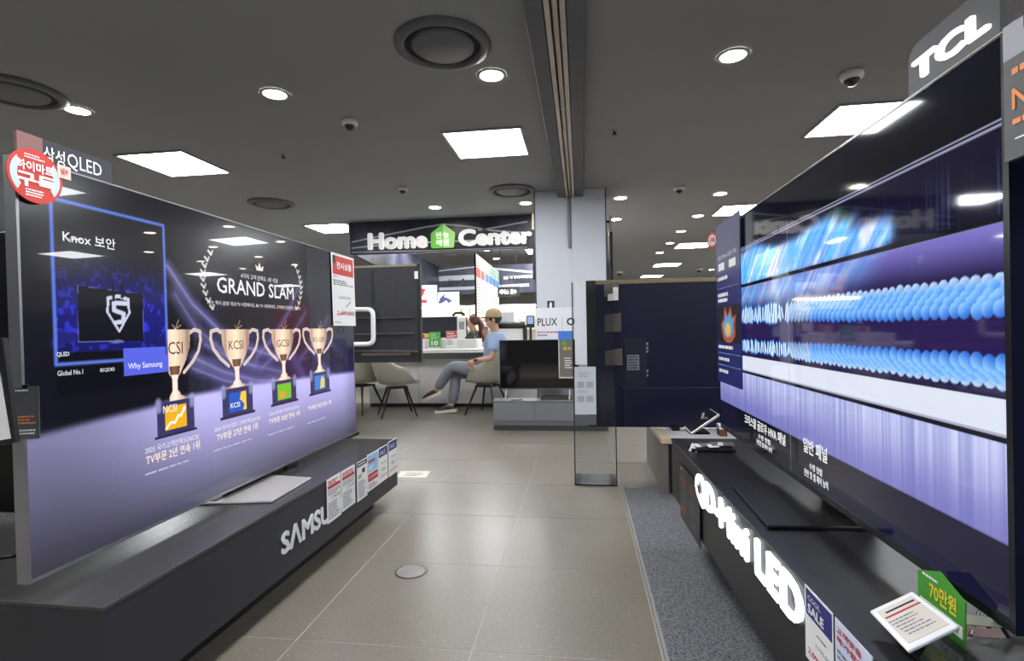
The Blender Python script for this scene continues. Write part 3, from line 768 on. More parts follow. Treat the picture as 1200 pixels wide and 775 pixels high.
text(rs, 'tag_lettering', fk, 'NEW', a0 + .008, a1 - .008, b0 + .004, b1 - .008, .0026, red_ink, bold=.02)

# price card at the right end of the left television
fp = ft.shift(0, 0, 0.006)
t, f, w, h = card('price_card', 'white price card with red top at the far end of the left screen', 'price card', fp, ((388, 296), (414, 303), (416.5, 381), (390, 383)), .002, white_paper)
band(t, 'red_field', f, w*.05, w*.95, h*.71, h*.97, mat('card_red', (204, 60, 58), 0.5), .0008)
band(t, 'corner_mark', f, w*.05, w*.16, h*.86, h*.97, ink, .001)
text(t, 'lettering', f, '전시상품', w*.2, w*.86, h*.79, h*.89, .0016, white_ink, bold=.03)
small_print(t, f, w*.05, w*.35, h*.675, h*.69, 1, red_ink, .0012, .8)
small_print(t, f, w*.05, w*.92, h*.56, h*.64, 3, grey_ink, .0012, .6)
text(t, 'price_print', f, '6,650,000', w*.24, w*.78, h*.37, h*.42, .0012, grey_ink)
obj('price_strike', MB().add([f.p(w*.55, h*.27, .0012), f.p(w*.57, h*.26, .0012), f.p(w*.8, h*.35, .0012), f.p(w*.78, h*.36, .0012)], [(0, 1, 2, 3)]), grey_ink, t)
text(t, 'price_print', f, '2,689,000', w*.16, w*.92, h*.14, h*.21, .0012, red_ink, bold=.01)
small_print(t, f, w*.06, w*.4, h*.035, h*.06, 1, grey_ink)

# grey information tag at the left edge of the screen (its square code is left out)
fq = Frame(at_x(30, 485, QX + .05) , (0.94, 0.34, 0), (-.12, 0, 1)); fq = Frame(fq.o, fq.S, Vector((0, 0, 1)) - fq.S*0.16)
t, f, w, h = card('information_tag', 'small grey information tag hanging at the left screen edge', 'tag', fq, ((9, 455), (42, 452), (51, 512), (22, 517)), .002, mat('grey_tag', (84, 86, 90), 0.45))
small_print(t, f, w*.12, w*.9, h*.9, h*.96, 1, white_ink)
small_print(t, f, w*.2, w*.9, h*.28, h*.46, 3, orange_ink); small_print(t, f, w*.25, w*.9, h*.08, h*.2, 2, white_ink)
obj('clip', MB().slab(f, w*.4, w*.6, h*.97, h*1.04, -.004, .002), dark_metal, t)

# dark television and framed notice at the left edge of the picture
fl = frame_y(1.62)
xl = fl.st(22, 400)[0]; zt = fl.st(10, 271)[1]; zl = max(fl.st(10, 616)[1], PLZ + .03)
bt = thing('television', 'switched off black television at the left edge, behind the big screen', 'television', (xl - .6, 1.65, PLZ))
obj('panel', MB().box(xl - 1.4, xl, 1.62, 1.66, zl, zt), mat('black_screen_panel', (10, 10, 12), 0.35, spec=.3), bt, bevel=.004)
obj('leg', MB().box(xl - .5, xl - .46, 1.55, 1.72, PLZ, zl + .02), black_plastic, bt); obj('leg', MB().box(xl - 1.2, xl - 1.16, 1.55, 1.72, PLZ, zl + .02), black_plastic, bt)
fn = frame_y(1.02); 
q = [fn.st(*p) for p in ((-30, 398), (3, 396), (18, 519), (-30, 528))]
dxy = q[1][0]
t = thing('framed_notice', 'black framed white notice cut by the left edge of the picture', 'notice', fn.p(q[3][0], q[3][1]))
obj('frame', MB().prism(fn, [q[3], q[2], q[1], q[0]], -.012, 0), black_plastic, t, bevel=.002)
c_ = [sum(v[k] for v in q)/4 for k in (0, 1)]
q2 = [fn.st(*p) for p in ((-26, 402), (0, 436), (13, 514), (-26, 521))]
obj('paper', MB().prism(fn, [q2[3], q2[2], q2[1], q2[0]], 0, .002), white_paper, t)
obj('support_rod', MB().tube([fn.p(q[3][0] + .02, q[3][1] - .0, -.02), fn.p(q[3][0] + .02, PLZ, -.02)], .008), dark_metal, t)
cab = obj('cable', MB().tube([at_z(-30, 668, PLZ + .004), at_z(0, 654, PLZ + .004), at_z(14, 652, PLZ + .004), at_z(26, 648, PLZ + .004), at_z(60, 640, PLZ + .004)], .004), black_plastic, loc=tuple(at_z(0, 654, PLZ)))
tag(cab, 'thin black cable lying on the bench behind the left screen', 'cable')

# ------------------------------------------------------------------ right display bench
PRZ = 0.50
black_bench = mat('black_bench', (22, 22, 24), 0.45, var=0.05)
black_top = mat('black_bench_top', (26, 25, 27), 0.4, var=0.08)
A = at_z(787, 514, PRZ); B = at_z(942.4, 681.7, PRZ); dv = B - A; dv.z = 0
fr_ = Frame((A.x, A.y, 0), dv, (0, 0, 1))            # reading direction runs towards the camera
RL = 2.35
zb2 = fr_.st(880, 714)[1]; zb2 = 0.225
rb = thing('display_bench', 'long black display bench with glowing white letters under the right television', 'display bench', (A.x + .4, A.y - 1.0, 0))
obj('bench_body', MB().slab(fr_, 0, RL, zb2, PRZ - .012, -1.2, 0), black_bench, rb, bevel=.002, seg=1)
obj('bench_top', MB().slab(fr_, -.002, RL, PRZ - .012, PRZ, -1.2, .003), black_top, rb, bevel=.002, seg=1)
obj('kickboard', MB().slab(fr_, .25, RL - .1, 0, zb2, -1.1, -.24), mat('black_kickboard'  , (18, 18, 20), .6), rb)
led = mat('glowing_letter', (250, 250, 255), .5, emit=(240, 246, 255), power=2.0)
led_side = fr_
a0, b1 = fr_.st(818, 577); a1, b0 = fr_.st(945, 752); _, bb = fr_.st(836, 612)
letters(rb, fr_, 'QD-Mini LED', a0, a1, b0 + .014, b0 + .110, .002, led, .008, bold=.022, cap='Q' if False else 'D')
t, f, w, h = card('info_placard', 'black placard with orange and white print at the far end of the right bench', 'placard', fr_.shift(0, 0, .006), ((797.5, 541), (819.5, 571.6), (822, 643), (798.5, 606)), .003, mat('black_card', (26, 25, 26), .4))
for k in (0, 1):
    small_print(t, f, w*(.06 + .48*k), w*(.46 + .48*k), h*.68, h*.84, 4, mat('amber_ink', (176, 112, 66), .6), fill=.38)
    small_print(t, f, w*(.06 + .48*k), w*(.46 + .48*k), h*.36, h*.6, 6, grey_ink, fill=.4); small_print(t, f, w*(.06 + .48*k), w*(.4 + .48*k), h*.12, h*.34, 5, mat('amber_ink', (176, 112, 66), .6) if k == 0 else grey_ink, fill=.35)
for k in (0.1, .85): obj('pin', MB().slab(f, w*k - .006, w*k + .006, h*.92, h*.95, .0, .004), silver, t)
# price sheets hanging on the near end of the right bench
t, f, w, h = card('price_sheet', 'price sheet with dark blue SALE header on the right bench', 'price sheet', fr_.shift(0, 0, .004), ((943, 683), (976, 719), (979, 815), (946, 770)), .0015, white_paper, 'price sheets hung on the right bench')
band(t, 'header_band', f, w*.05, w*.97, h*.62, h*.97, blue_ink)
text(t, 'header_print', f, 'COOL', w*.14, w*.6, h*.84, h*.91, .0014, white_ink, bold=.01); text(t, 'header_print', f, 'SALE', w*.14, w*.72, h*.67, h*.8, .0014, white_ink, bold=.03)
small_print(t, f, w*.45, w*.8, h*.46, h*.5, 1, ink); text(t, 'price_print', f, '2,790,000', w*.4, w*.95, h*.3, h*.36, .0012, grey_ink); text(t, 'price_print', f, '2,090,000', w*.12, w*.95, h*.1, h*.19, .0012, red_ink, bold=.01)
t, f, w, h = card('price_sheet', 'pale price sheet with red print nearest the camera on the right bench', 'price sheet', fr_.shift(0, 0, .004), ((978, 722), (1022, 769), (1026, 880), (982, 818)), .0015, mat('pale_blue_paper', (205, 214, 234), .7), 'price sheets hung on the right bench')
text(t, 'heading_print', f, '고객맞춤', w*.06, w*.75, h*.84, h*.93, .0012, red_ink, bold=.02); text(t, 'heading_print', f, '특가할인', w*.06, w*.8, h*.73, h*.81, .0012, red_ink, bold=.02)
small_print(t, f, w*.08, w*.9, h*.3, h*.66, 5, grey_ink)

# grey carpet in front of the right bench
m = bpy.data.materials.new('grey_carpet'); m.use_nodes = True; nt = m.node_tree; b = nt.nodes['Principled BSDF']
tc = nt.nodes.new('ShaderNodeTexCoord'); n1 = nt.nodes.new('ShaderNodeTexNoise'); n1.inputs['Scale'].default_value = 130; n1.inputs['Detail'].default_value = 5; n1.inputs['Roughness'].default_value = .7
r1 = nt.nodes.new('ShaderNodeValToRGB'); r1.color_ramp.elements[0].position = .36; r1.color_ramp.elements[0].color = lin4((52, 54, 58)); r1.color_ramp.elements[1].position = .62; r1.color_ramp.elements[1].color = lin4((128, 130, 134))
nt.links.new(tc.outputs['Object'], n1.inputs['Vector']); nt.links.new(n1.outputs['Fac'], r1.inputs[0]); nt.links.new(r1.outputs[0], b.inputs['Base Color'])
bp = nt.nodes.new('ShaderNodeBump'); bp.inputs['Strength'].default_value = .6; bp.inputs['Distance'].default_value = .004; nt.links.new(n1.outputs['Fac'], bp.inputs['Height']); nt.links.new(bp.outputs['Normal'], b.inputs['Normal']); b.inputs['Roughness'].default_value = .95
mb = MB(); nx, ny = 26, 60; xs = np.linspace(0.252, 0.64, nx); ys = np.linspace(0.2, 3.46, ny); V = []
for y in ys:
    for x in xs:
        z = 0.006
        if y > 3.36 and .3 < x < .6: z += .014*math.exp(-((x - .42)/.07)**2)*sstep(3.36, 3.46, y)
        V.append((x, y + (.012*math.sin(x*30) if y > 3.4 else 0), z))
Fq = [(j*nx + i, j*nx + i + 1, (j + 1)*nx + i + 1, (j + 1)*nx + i) for j in range(ny - 1) for i in range(nx - 1)]
mb.add(V, Fq); rug = obj('carpet', mb, m, loc=(.45, 1.8, 0)); sm = rug.modifiers.new('solid', 'SOLIDIFY'); sm.thickness = .005; sm.offset = -1
tag(rug, 'speckled grey carpet lying along the right bench', 'carpet')
obj('binding', MB().box(.246, .256, .2, 3.46, .0006, .008), mat('light_grey_binding', (140, 140, 142), .8), rug)

# ------------------------------------------------------------------ right television
PX = 0.645
q0, q1 = at_x(845, 503, PX), at_x(1197, 742, PX)
ZR0 = (q0.z + q1.z)/2; yF = q0.y; yN = at_x(1183.5, 180, PX).y
fR = Frame((PX, yF, ZR0), (0, -1, 0), (0, 0, 1)); RW = yF - yN; RH = fR.st(1030, 140.5)[1]
tv2 = thing('television', 'large television showing blue beads and streaks on the right bench', 'television', (PX + .06, yF - RW/2, PRZ))
obj('back_cover', MB().slab(fR, .004, RW - .004, .004, RH - .004, -.05, -.006), tvback, tv2, bevel=.004)
bz = .006
blk = mat('black_gloss_bezel', (16, 16, 19), .25)
obj('bezel', MB().slab(fR, 0, RW, 0, .016, -.024, .002).slab(fR, 0, RW, RH - bz*.6, RH, -.024, .002).slab(fR, 0, bz, .016, RH - bz*.6, -.024, .002).slab(fR, RW - bz*2, RW, .016, RH - bz*.6, -.024, .002), blk, tv2)
obj('top_trim', MB().slab(fR, 0, RW, RH, RH + .0015, -.02, .0025), silver, tv2)
fs2 = fR.shift(bz, .016, 0); st = fs2.st
cw, ch = RW - 3*bz, RH - .016 - bz*.6
cv = Canvas(cw, ch, 680, 380, (7, 7, 16)); S, T = cv.S, cv.T
tl = lambda px, py: st(px, py)[1]
t_line = tl(1174.5, 139); t_dark = tl(1182, 253.5); t_wtop = tl(1190, 470); t_wbot = tl(1194, 521); t_bot = tl(1192, 645)
s_div = st(925, 420)[0]
# black top field, upper field with faint purple
up = sstep(t_dark, t_dark + .004, T)*sstep(t_line + .001, t_line - .001, T)
cv.mix(up, (14, 10, 34))
rods = np.clip(noise2(S*170, T*1.2, 21, 2)*1.9 - 1.05, 0, 1)
cv.add(rods*up*sstep(.55, .9, S/cw)*sstep(t_line, t_dark + .05, T), (70, 66, 120))
cv.add(sstep(t_line, t_line + .2, T), (4, 4, 12))
for k_ in (t_line, t_line - .008): cv.line([(0, k_), (cw, k_)], .0011, (170, 170, 196), .9)
# middle and lower fields
mid = sstep(t_dark, t_dark - .003, T)*sstep(t_wtop, t_wtop + .002, T)
ub = sstep(t_dark - .105, t_dark, T)
cv.mix(mid, (34, 26, 66)); cv.add(mid*ub*(.55 + .45*S/cw), (86, 84, 124))
cv.mix(mid*sstep(.0, .1, t_dark - .06 - T)*0.5, (30, 22, 64))
cv.mix(mid*sstep(.65*cw, 1.0*cw, S)*sstep(t_dark - .06, t_dark - .11, T)*sstep(t_dark - .25, t_dark - .15, T)*.6, (14, 10, 34))
# bright ice blue splash: white core, blue streaks leaning to the right
PU = [(838, 338), (838, 308), (865, 300), (884, 287), (912, 288), (932, 279), (956, 262), (988, 247), (976, 262), (1010, 250), (990, 270), (1050, 251), (1040, 264), (1052, 270), (1034, 292), (1000, 300), (940, 316), (868, 337)]
PL = [(838, 340), (868, 338), (940, 318), (1036, 293), (1010, 322), (964, 338), (922, 349), (868, 358), (838, 362)]
mu = cv.blur(cv.mask([st(*p) for p in PU]), 5); ml = cv.blur(cv.mask([st(*p) for p in PL]), 12)
axis = (S - (T - t_dark)*1.15); na = noise2(axis*26, T*3, 31, 4); nb_ = noise2(axis*60 + 9, T*5, 41, 3); nc = noise2(S*14, T*12, 51, 3)
near_ = sstep(.62*cw, .1*cw, S)
ice = np.zeros_like(cv.c) + np.array([110, 176, 250]); 
w1 = sstep(.40, .62, na*.6 + nc*.4)[..., None]; ice = ice*(1 - w1) + np.array([226, 234, 255])*w1
w2 = (sstep(.55, .72, nb_)*.45)[..., None]; ice = ice*(1 - w2) + np.array([24, 112, 232])*w2
w3 = (sstep(.62, .8, noise2(axis*40 + 3, T*6, 77, 2))*.7)[..., None]; ice = ice*(1 - w3) + np.array([60, 200, 250])*w3
cv.c = cv.c*(1 - np.clip(mu*1.05, 0, 1)[..., None]) + ice*np.clip(mu*1.05, 0, 1)[..., None]
vs = noise2(S*120, T*1.5, 91, 2); cv.mix(mu*sstep(.52, .75, vs)*sstep(t_dark + .09, t_dark + .02, T)*.55, (170, 176, 236))
cv.c = cv.c*(1 - np.clip(ml*.9, 0, 1)[..., None]) + (ice*.72 + np.array([30, 44, 62]))*np.clip(ml*.9, 0, 1)[..., None]
cv.mix(sstep(.035, .0, np.abs(T - t_dark))*0 + (np.abs(T - t_dark) < .006), (8, 8, 18)); cv.mix((np.abs(T - t_dark + .007) < .0016)*1.0, (120, 122, 170))
# bead rows
rng = np.random.RandomState(3)
def beads(tmid, half, sgn):
    r = .0135; nr = 5; s0 = s_div + .012
    for j in range(nr):                     # back row first, front row last
        jj = j if sgn > 0 else j
        t_ = tmid + sgn*(half*.8 - jj*(2*half*.8/(nr - 1)))
        for i in range(int((cw - s0)/(r*1.9)) + 2):
            s_ = s0 + i*r*1.9 + (j % 2)*r*.95 + rng.uniform(-.002, .002)
            grow = min(1.0, .5 + (s_ - s0)*1.6); tt = tmid + (t_ - tmid)*grow + rng.uniform(-.002, .002)
            el = 1 + 1.6*(1 - grow)*2*.5; d = np.hypot(S - s_ - (T - tt)*sgn*.9*(1 - grow)*2, (T - tt)/el); R = r*(.62 + .38*grow)*1.12; k_ = np.clip((R - d)/.0016, 0, 1)
            lx = np.clip(.5 + .5*((T - tt)*.8*sgn - (S - s_)*.5)/R, 0, 1); near = j/(nr - 1)
            base = np.array([44, 112, 226]) * (1 - near*.15)
            cc = base[None, None]*(1 - lx[..., None]**1.2) + np.array([150, 206, 255])[None, None]*lx[..., None]**1.2
            if j == 0 or grow < .72: cc = cc*.35 + np.array([206, 222, 252])*.65*(.55 + .45*lx[..., None])
            cv.c = cv.c*(1 - k_[..., None]) + cc*k_[..., None]
def ribbons(tmid, half, sgn):
    x = .012
    while x < s_div - .006:
        hgt = half*rng.uniform(.7, 1.5); lean_ = rng.uniform(-.012, .012); w_ = rng.uniform(.008, .014)
        cv.line([(x + lean_, tmid + hgt), (x, tmid - hgt)], w_*.5, (58, 138, 226), 1, .003); cv.line([(x + lean_, tmid + hgt*.9), (x, tmid - hgt*.9)], w_*.26, (214, 236, 255), 1, .003)
        x += rng.uniform(.012, .022)
    for s_ in (.06, .16, .27):
        s_ = s_*s_div/.33; cv.poly([(s_ - .018, tmid - half*1.3*sgn), (s_, tmid + half*2.0*sgn), (s_ + .018, tmid - half*1.3*sgn)], (196, 226, 255)); cv.poly([(s_ - .005, tmid - half*1.3*sgn), (s_, tmid + half*1.2*sgn), (s_ + .006, tmid - half*1.3*sgn)], (14, 14, 44))
tu0, tu1 = tl(1187, 366), tl(1187, 324); tl0, tl1 = tl(1187, 452), tl(1187, 424)
cv.mix(sstep(.02, .0, np.abs(T - (tu0 + tl1)/2) - abs(tu0 - tl1)/2 - .01)*mid, (36, 22, 72))
beads((tu0 + tu1)/2, (tu1 - tu0)/2, 1); beads((tl0 + tl1)/2, (tl1 - tl0)/2, -1)
ribbons((tu0 + tu1)/2, (tu1 - tu0)*.42, 1); ribbons((tl0 + tl1)/2, (tl1 - tl0)*.42, -1)
# pale band, dark joint, streaked lavender band, black caption field
pale_ = (T < t_wtop)*(T > t_wbot)
cv.mix(pale_*1.0, (206, 212, 226)); cv.mix((np.abs(T - t_wbot) < .005)*1.0, (14, 14, 30)); cv.mix((np.abs(T - t_wbot - .007) < .002)*1.0, (160, 162, 184))
lavm = sstep(t_bot - .002, t_bot + .002, T)*(T < t_wbot - .005)
stv = noise2(S*150, T*.8, 71, 2); g_ = sstep(t_bot, t_wbot, T)
lavc = np.stack([112 + 50*g_ + 58*(stv - .45)*(.35 + g_), 112 + 56*g_ + 58*(stv - .45)*(.35 + g_), 178 + 34*g_ + 40*(stv - .45)*(.3 + g_)], -1)
drip = np.clip(noise2(S*230, T*2.2, 81, 2)*2.4 - 1.4, 0, 1)*g_
lavc = lavc*(1 - .35*drip[..., None]) + np.array([220, 226, 246])*(.35*drip[..., None])
cv.c = cv.c*(1 - lavm[..., None]) + lavc*lavm[..., None]
cap_ = sstep(t_bot + .001, t_bot - .001, T); cv.mix(cap_, (11, 11, 18)); cv.add(cap_*sstep(.3*cw, .1*cw, S)*.6, (10, 8, 34)); cv.add(cap_*sstep(.4*cw, .9*cw, S)*sstep(t_bot - .14, 0, T), (8, 5, 26))
cv.line([(s_div, 0), (s_div, t_line + .02)], .0008, (150, 150, 176), .8)
scr2_m = screen_mat('right_screen', 0.05, 1.1, coat=0.18)
scr2 = cv.build('screen', fs2, .0005, scr2_m, tv2)
text_px(scr2, 'screen_text', fs2, '크리스탈 글로우 HVA 패널', (873, 496), (921, 528), 11, NZ, g_w, bold=.016)
text_px(scr2, 'screen_text', fs2, '수평 정렬', (889, 514), (903, 522), 6, NZ, g_w, bold=.012)
text_px(scr2, 'screen_text', fs2, '완만한 셀 제어 능력', (887, 520), (905, 533), 6, NZ, g_w, bold=.012)
text_px(scr2, 'screen_text', fs2, '일반 패널', (942, 529), (970, 542), 17, NZ, g_w, bold=.016)
text_px(scr2, 'screen_text', fs2, '수평 정렬', (949, 550), (964, 557), 8, NZ, g_w, bold=.012)
text_px(scr2, 'screen_text', fs2, '완만 및 셀 제어 능력', (943, 557), (971, 572), 9, NZ, g_w, bold=.012)
# flat stand plate and neck
P = [at_z(*p, PRZ) for p in ((858, 572), (900, 621), (1003, 622), (930, 571))]
obj('stand_plate', MB().prism(frame_z(PRZ), [(P[1].x, P[1].y), (P[2].x + .09, P[2].y), (P[3].x + .09, P[3].y), (P[0].x, P[0].y)], .001, .012), mat('black_plate', (15, 15, 16), .45), tv2, bevel=.003)
ym = (P[0].y + P[1].y)/2
obj('neck', MB().box(PX + .115, PX + .145, ym - .13, ym + .13, PRZ + .01, ZR0 + .15).box(PX + .045, PX + .115, ym - .1, ym + .1, ZR0 + .06, ZR0 + .13), dark_metal, tv2, bevel=.003)

# header sign over the right television
hb = fR.shift(0, 0, -.012); hs = hb.st
e0 = hs(1065, 113); e1 = hs(1174.5, 36)
sg = thing('header_sign', 'dark grey sign with white letters standing on the right television', 'sign', hb.p((e0[0] + e1[0])/2, RH, 0))
hh = hs(1174.5, -34)[1] if False else RH + (hs(1066, 80)[1] - hs(1065, 113)[1])*1.0
hh = RH + .105; s0_ = e0[0]; s1_ = e1[0] - .004
rc = .03; poly = [(s0_, RH + .002), (s1_, RH + .002), (s1_, hh)] + [(s0_ + rc - rc*math.sin(a), hh - rc + rc*math.cos(a)) for a in np.linspace(0, math.pi/2, 7)]
obj('board', MB().prism(hb, poly, -.012, 0), mat('dark_grey_sign', (62, 62, 64), .5), sg)
a0, _ = hs(1074, 80); a1, _ = hs(1163, 40)
b0 = hs(1083, 91)[1]; b1 = hs(1146, 10)[1]
letters(sg, hb, 'TCL', hs(1073, 75)[0], hs(1163, 35)[0], hs(1081, 93)[1], hs(1075, 72)[1], .001, white_light, .006, bold=.03)

# grey price board at the right edge of the picture
fx = fR.shift(0, 0, .03); sx0 = fx.st(1176, 100)[0]; zt_ = fx.st(1176, 33)[1]; zm_ = fx.st(1179, 72)[1]; zl_ = fx.st(1184, 188)[1]
pb = thing('price_board', 'grey board with orange print at the right edge of the picture', 'price board', fx.p(sx0 + .15, zl_, 0))
obj('board', MB().slab(fx, sx0, sx0 + .3, zl_, zm_, -.008, 0), mat('grey_board', (78, 78, 80), .5), pb)
obj('header_field', MB().slab(fx, sx0, sx0 + .3, zm_, zt_, -.008, 0), mat('light_grey_board', (150, 150, 158), .5), pb)
text(pb, 'lettering', fx, 'TCL', sx0 + .022, sx0 + .14, zm_ + .03, zm_ + .055, .001, ink, bold=.03)
text(pb, 'lettering', fx, 'NEW', sx0 + .016, sx0 + .11, zm_ - .075, zm_ - .045, .001, orange_ink, bold=.02)
small_print(pb, fx, sx0 + .016, sx0 + .1, zm_ - .03, zm_ - .012, 1, orange_ink, .001); small_print(pb, fx, sx0 + .016, sx0 + .1, zm_ - .1, zm_ - .085, 1, orange_ink, .001)
obj('rule', MB().slab(fx, sx0 + .02, sx0 + .25, zm_ - .118, zm_ - .116, 0, .001), white_ink, pb)
# blue column beyond the right television's near edge
ft2 = fR; sN = RW + .0
bl = thing('display_column', 'dark blue side panel beside the near edge of the right television', 'display panel', (PX + .1, yN - .25, 0))
obj('panel', MB().box(PX + .06, PX + .1, yN - .62, yN - .004, PRZ, 1.42), mat('night_blue_panel', (84, 98, 170), .4), bl)
obj('foot', MB().box(PX + .04, PX + .14, yN - .5, yN - .1, PRZ + .001, PRZ + .02), black_plastic, bl)

# blue information card on the far edge of the right screen
fi = fR.shift(0, 0, .012); C0 = fi.st(839, 300)[0]; C1 = fi.st(867, 300)[0]; zT = fi.st(840, 268)[1]; zS = fi.st(839, 323)[1]; zB = fi.st(841, 446)[1]
zT = fi.st(838, 272)[1]
ic = thing('info_card', 'tall blue information card at the far edge of the right screen', 'information card', fi.p((C0 + C1)/2, zB))
obj('lower_card', MB().slab(fi, C0, C1, zB, zS, -.004, 0), mat('deep_blue_card', (26, 34, 108), .35), ic)
obj('upper_card', MB().slab(fi, C0, C1, zS, zT + .02, -.004, 0), mat('slate_blue_card', (76, 78, 112), .35), ic)
w = C1 - C0
text(ic, 'lettering', fi, 'QD-Mini LED TV', C0 + w*.1, C1 - w*.12, zS + .06, zS + .08, .001, white_ink)
for k in (0, 1):
    for r in (0, 1): obj('icon', MB().slab(fi, C0 + w*(.12 + .46*k), C0 + w*(.38 + .46*k), zS + .012 + .0*r, zS + .045, 0, .001), white_ink, ic) if r == 0 else None
for k, z in enumerate((.93, .78, .73)): small_print(ic, fi, C0 + w*.08, C0 + w*.75, zB + (zS - zB)*z, zB + (zS - zB)*(z + .04), 1, white_ink, .001, .8)
for z in (.31, .2, .09): small_print(ic, fi, C0 + w*.08, C0 + w*.7, zB + (zS - zB)*z, zB + (zS - zB)*(z + .035), 1, white_ink, .001, .8)
for z in (.27, .16, .86): obj('rule', MB().slab(fi, C0 + w*.04, C1 - w*.04, zB + (zS - zB)*z, zB + (zS - zB)*z + .0015, 0, .001), sky_ink, ic)
zp0, zp1 = zB + (zS - zB)*.37, zB + (zS - zB)*.70
obj('picture_ground', MB().slab(fi, C0 + w*.04, C1 - w*.02, zp0, zp1, 0, .0006), mat('picture_black', (12, 10, 24), .4), ic)
fl_ = [(.3, .1), (.45, .0), (.65, .02), (.8, .2), (.78, .5), (.86, .75), (.7, .66), (.62, .95), (.5, .72), (.36, .98), (.34, .65), (.2, .5)]
P_ = lambda L, k, c: [(C0 + w*(c[0] + (x - c[0])*k), zp0 + (zp1 - zp0)*(c[1] + (y - c[1])*k)) for x, y in L]
obj('flame_picture', MB().prism(fi, P_(fl_, 1.0, (.5, .4)), .0006, .001), mat('flame_orange', (190, 84, 46), .5), ic)
obj('flame_picture', MB().prism(fi, P_(fl_, .72, (.5, .5)), .001, .0014), mat('flame_blue', (80, 170, 226), .5), ic)
obj('flame_picture', MB().prism(fi, P_(fl_, .4, (.5, .3)), .0014, .0018), mat('flame_yellow', (246, 200, 90), .5), ic)
# small round sticker beside it
cx_, cy_ = fi.st(838.5, 281); rr = .028
ds = thing('round_sticker', 'small red and white disc at the far top corner of the right screen', 'promotion disc', fi.p(cx_, cy_, 0))
fy = Frame(fi.p(cx_ - .012, cy_, .012), (.55, -.6, 0), (0, 0, 1))
circ = lambda r, n=32: [(r*math.cos(2*math.pi*k/n), r*1.35*math.sin(2*math.pi*k/n)) for k in range(n)]
obj('disc', MB().prism(fy, circ(rr), -.002, 0), mat('sticker_red2', (206, 70, 62), .4), ds); obj('pale_field', MB().prism(fy, circ(rr*.72), 0, .0008), mat('sticker_pale', (224, 214, 210), .4), ds)
text(ds, 'lettering', fy, '구독', -rr*.5, rr*.5, -.012, .012, .0014, red_ink, bold=.04)

# tablet, tray and bits at the far end of the right bench
tz = PRZ + .001
a = at_z(806, 508, PRZ); 
tb_ = thing('tablet', 'tablet leaning on its stand at the far end of the right bench', 'tablet', a)
L0 = at_y(806, 505, a.y + .02); L1 = at_y(838, 483, a.y + .02)
ftb = Frame(L0, L1 - L0, (0, 1, .0)); LL = (L1 - L0).length
obj('body', MB().slab(ftb, 0, LL, -.09, .09, -.006, .006), silver, tb_, bevel=.003)
obj('glass', MB().slab(ftb, .006, LL - .006, -.084, .084, .006, .0075), dome_black, tb_)
obj('prop', MB().tube([L0 + Vector((.06, .02, -.0)), L0 + Vector((.085, .02, .09))], .006), silver, tb_)
obj('foot', MB().box(L0.x + .0, L0.x + .1, L0.y - .05, L0.y + .07, tz, tz + .008), black_plastic, tb_)
a = at_z(808, 530, PRZ); b_ = at_z(864, 529, PRZ)
tr = thing('leaflet_tray', 'flat black tray of shiny leaflets beside the tablet on the right bench', 'tray', ((a.x + b_.x)/2, a.y + .05, PRZ))
obj('tray', MB().box(a.x + .01, b_.x - .01, a.y, a.y + .13, tz, tz + .012), black_plastic, tr, bevel=.003)
rnd = random.Random(5)
for k in range(7):
    x = a.x + .02 + k*(b_.x - a.x - .06)/7; 
    obj('leaflet', MB().prism(Frame((x, a.y + rnd.uniform(.0, .03), tz + .013 + .002*k), (1, rnd.uniform(-.25, .25), 0), (0, 1, 0)), [(0, 0), (.045, .005), (.05, .07), (.004, .066)], 0, .0015), (white_paper if k % 2 else mat('leaflet_grey', (120, 112, 108), .3)), tr)
obj('crumpled_wrap', MB().add([(a.x - .0, a.y + .02, tz), (a.x + .03, a.y - .005, tz), (a.x + .045, a.y + .03, tz), (a.x + .012, a.y + .06, tz), (a.x + .018, a.y + .028, tz + .035)], [(3, 2, 1, 0), (0, 1, 4), (1, 2, 4), (2, 3, 4), (3, 0, 4)]), white_paper, tr)
a = at_z(845, 512, PRZ)
bx = thing('box', 'small white topped box behind the tablet under the right screen', 'box', a)
obj('carton', MB().box(a.x - .005, a.x + .03, a.y, a.y + .06, tz, tz + .035), mat('brown_carton', (106, 72, 60), .6), bx); obj('lid', MB().box(a.x - .006, a.x + .031, a.y - .001, a.y + .061, tz + .035, tz + .055), white_paper, bx)

# tilted price stand, green card and cable bits at the near end
ps = [at_z(*p, PRZ) for p in ((1019, 716), (1071, 690), (1124, 735), (1063, 764))]
pz = [p.copy() for p in ps]
pst = thing('price_stand', 'white framed tilted price stand on the near end of the right bench', 'price stand', (ps[0] + ps[2])/2)
lift = [.012, .055, .055, .012]
def lifted(px, py, z): return at_z(px, py, PRZ + z)
K = [lifted(1019, 716, .03), lifted(1071, 690, .06), lifted(1124, 734, .06), lifted(1064, 763, .03)]
fk = Frame(K[3], K[2] - K[3], K[0] - K[3]); kw, kh = (K[2] - K[3]).length, (K[0] - K[3]).dot(fk.T)
ofs = (K[0] - K[3]).dot(fk.S)
quad = [(0, 0), (kw, 0), (kw + ofs*.8, kh), (ofs, kh)]
obj('frame', MB().prism(fk, quad, -.006, 0), white_gloss, pst, bevel=.002)
inset = lambda k: [((x - kw/2 - ofs/2)*k + kw/2 + ofs/2, (y - kh/2)*k + kh/2) for x, y in quad]
obj('paper', MB().prism(fk, inset(.8), 0, .001), mat('cream_paper', (214, 206, 196), .6), pst)
stuff(obj('small_print', print_lines(MB(), fk, kw*.2 + ofs*.3, kw*.75 + ofs*.3, kh*.2, kh*.62, 6, .0016, .35), grey_ink, pst))
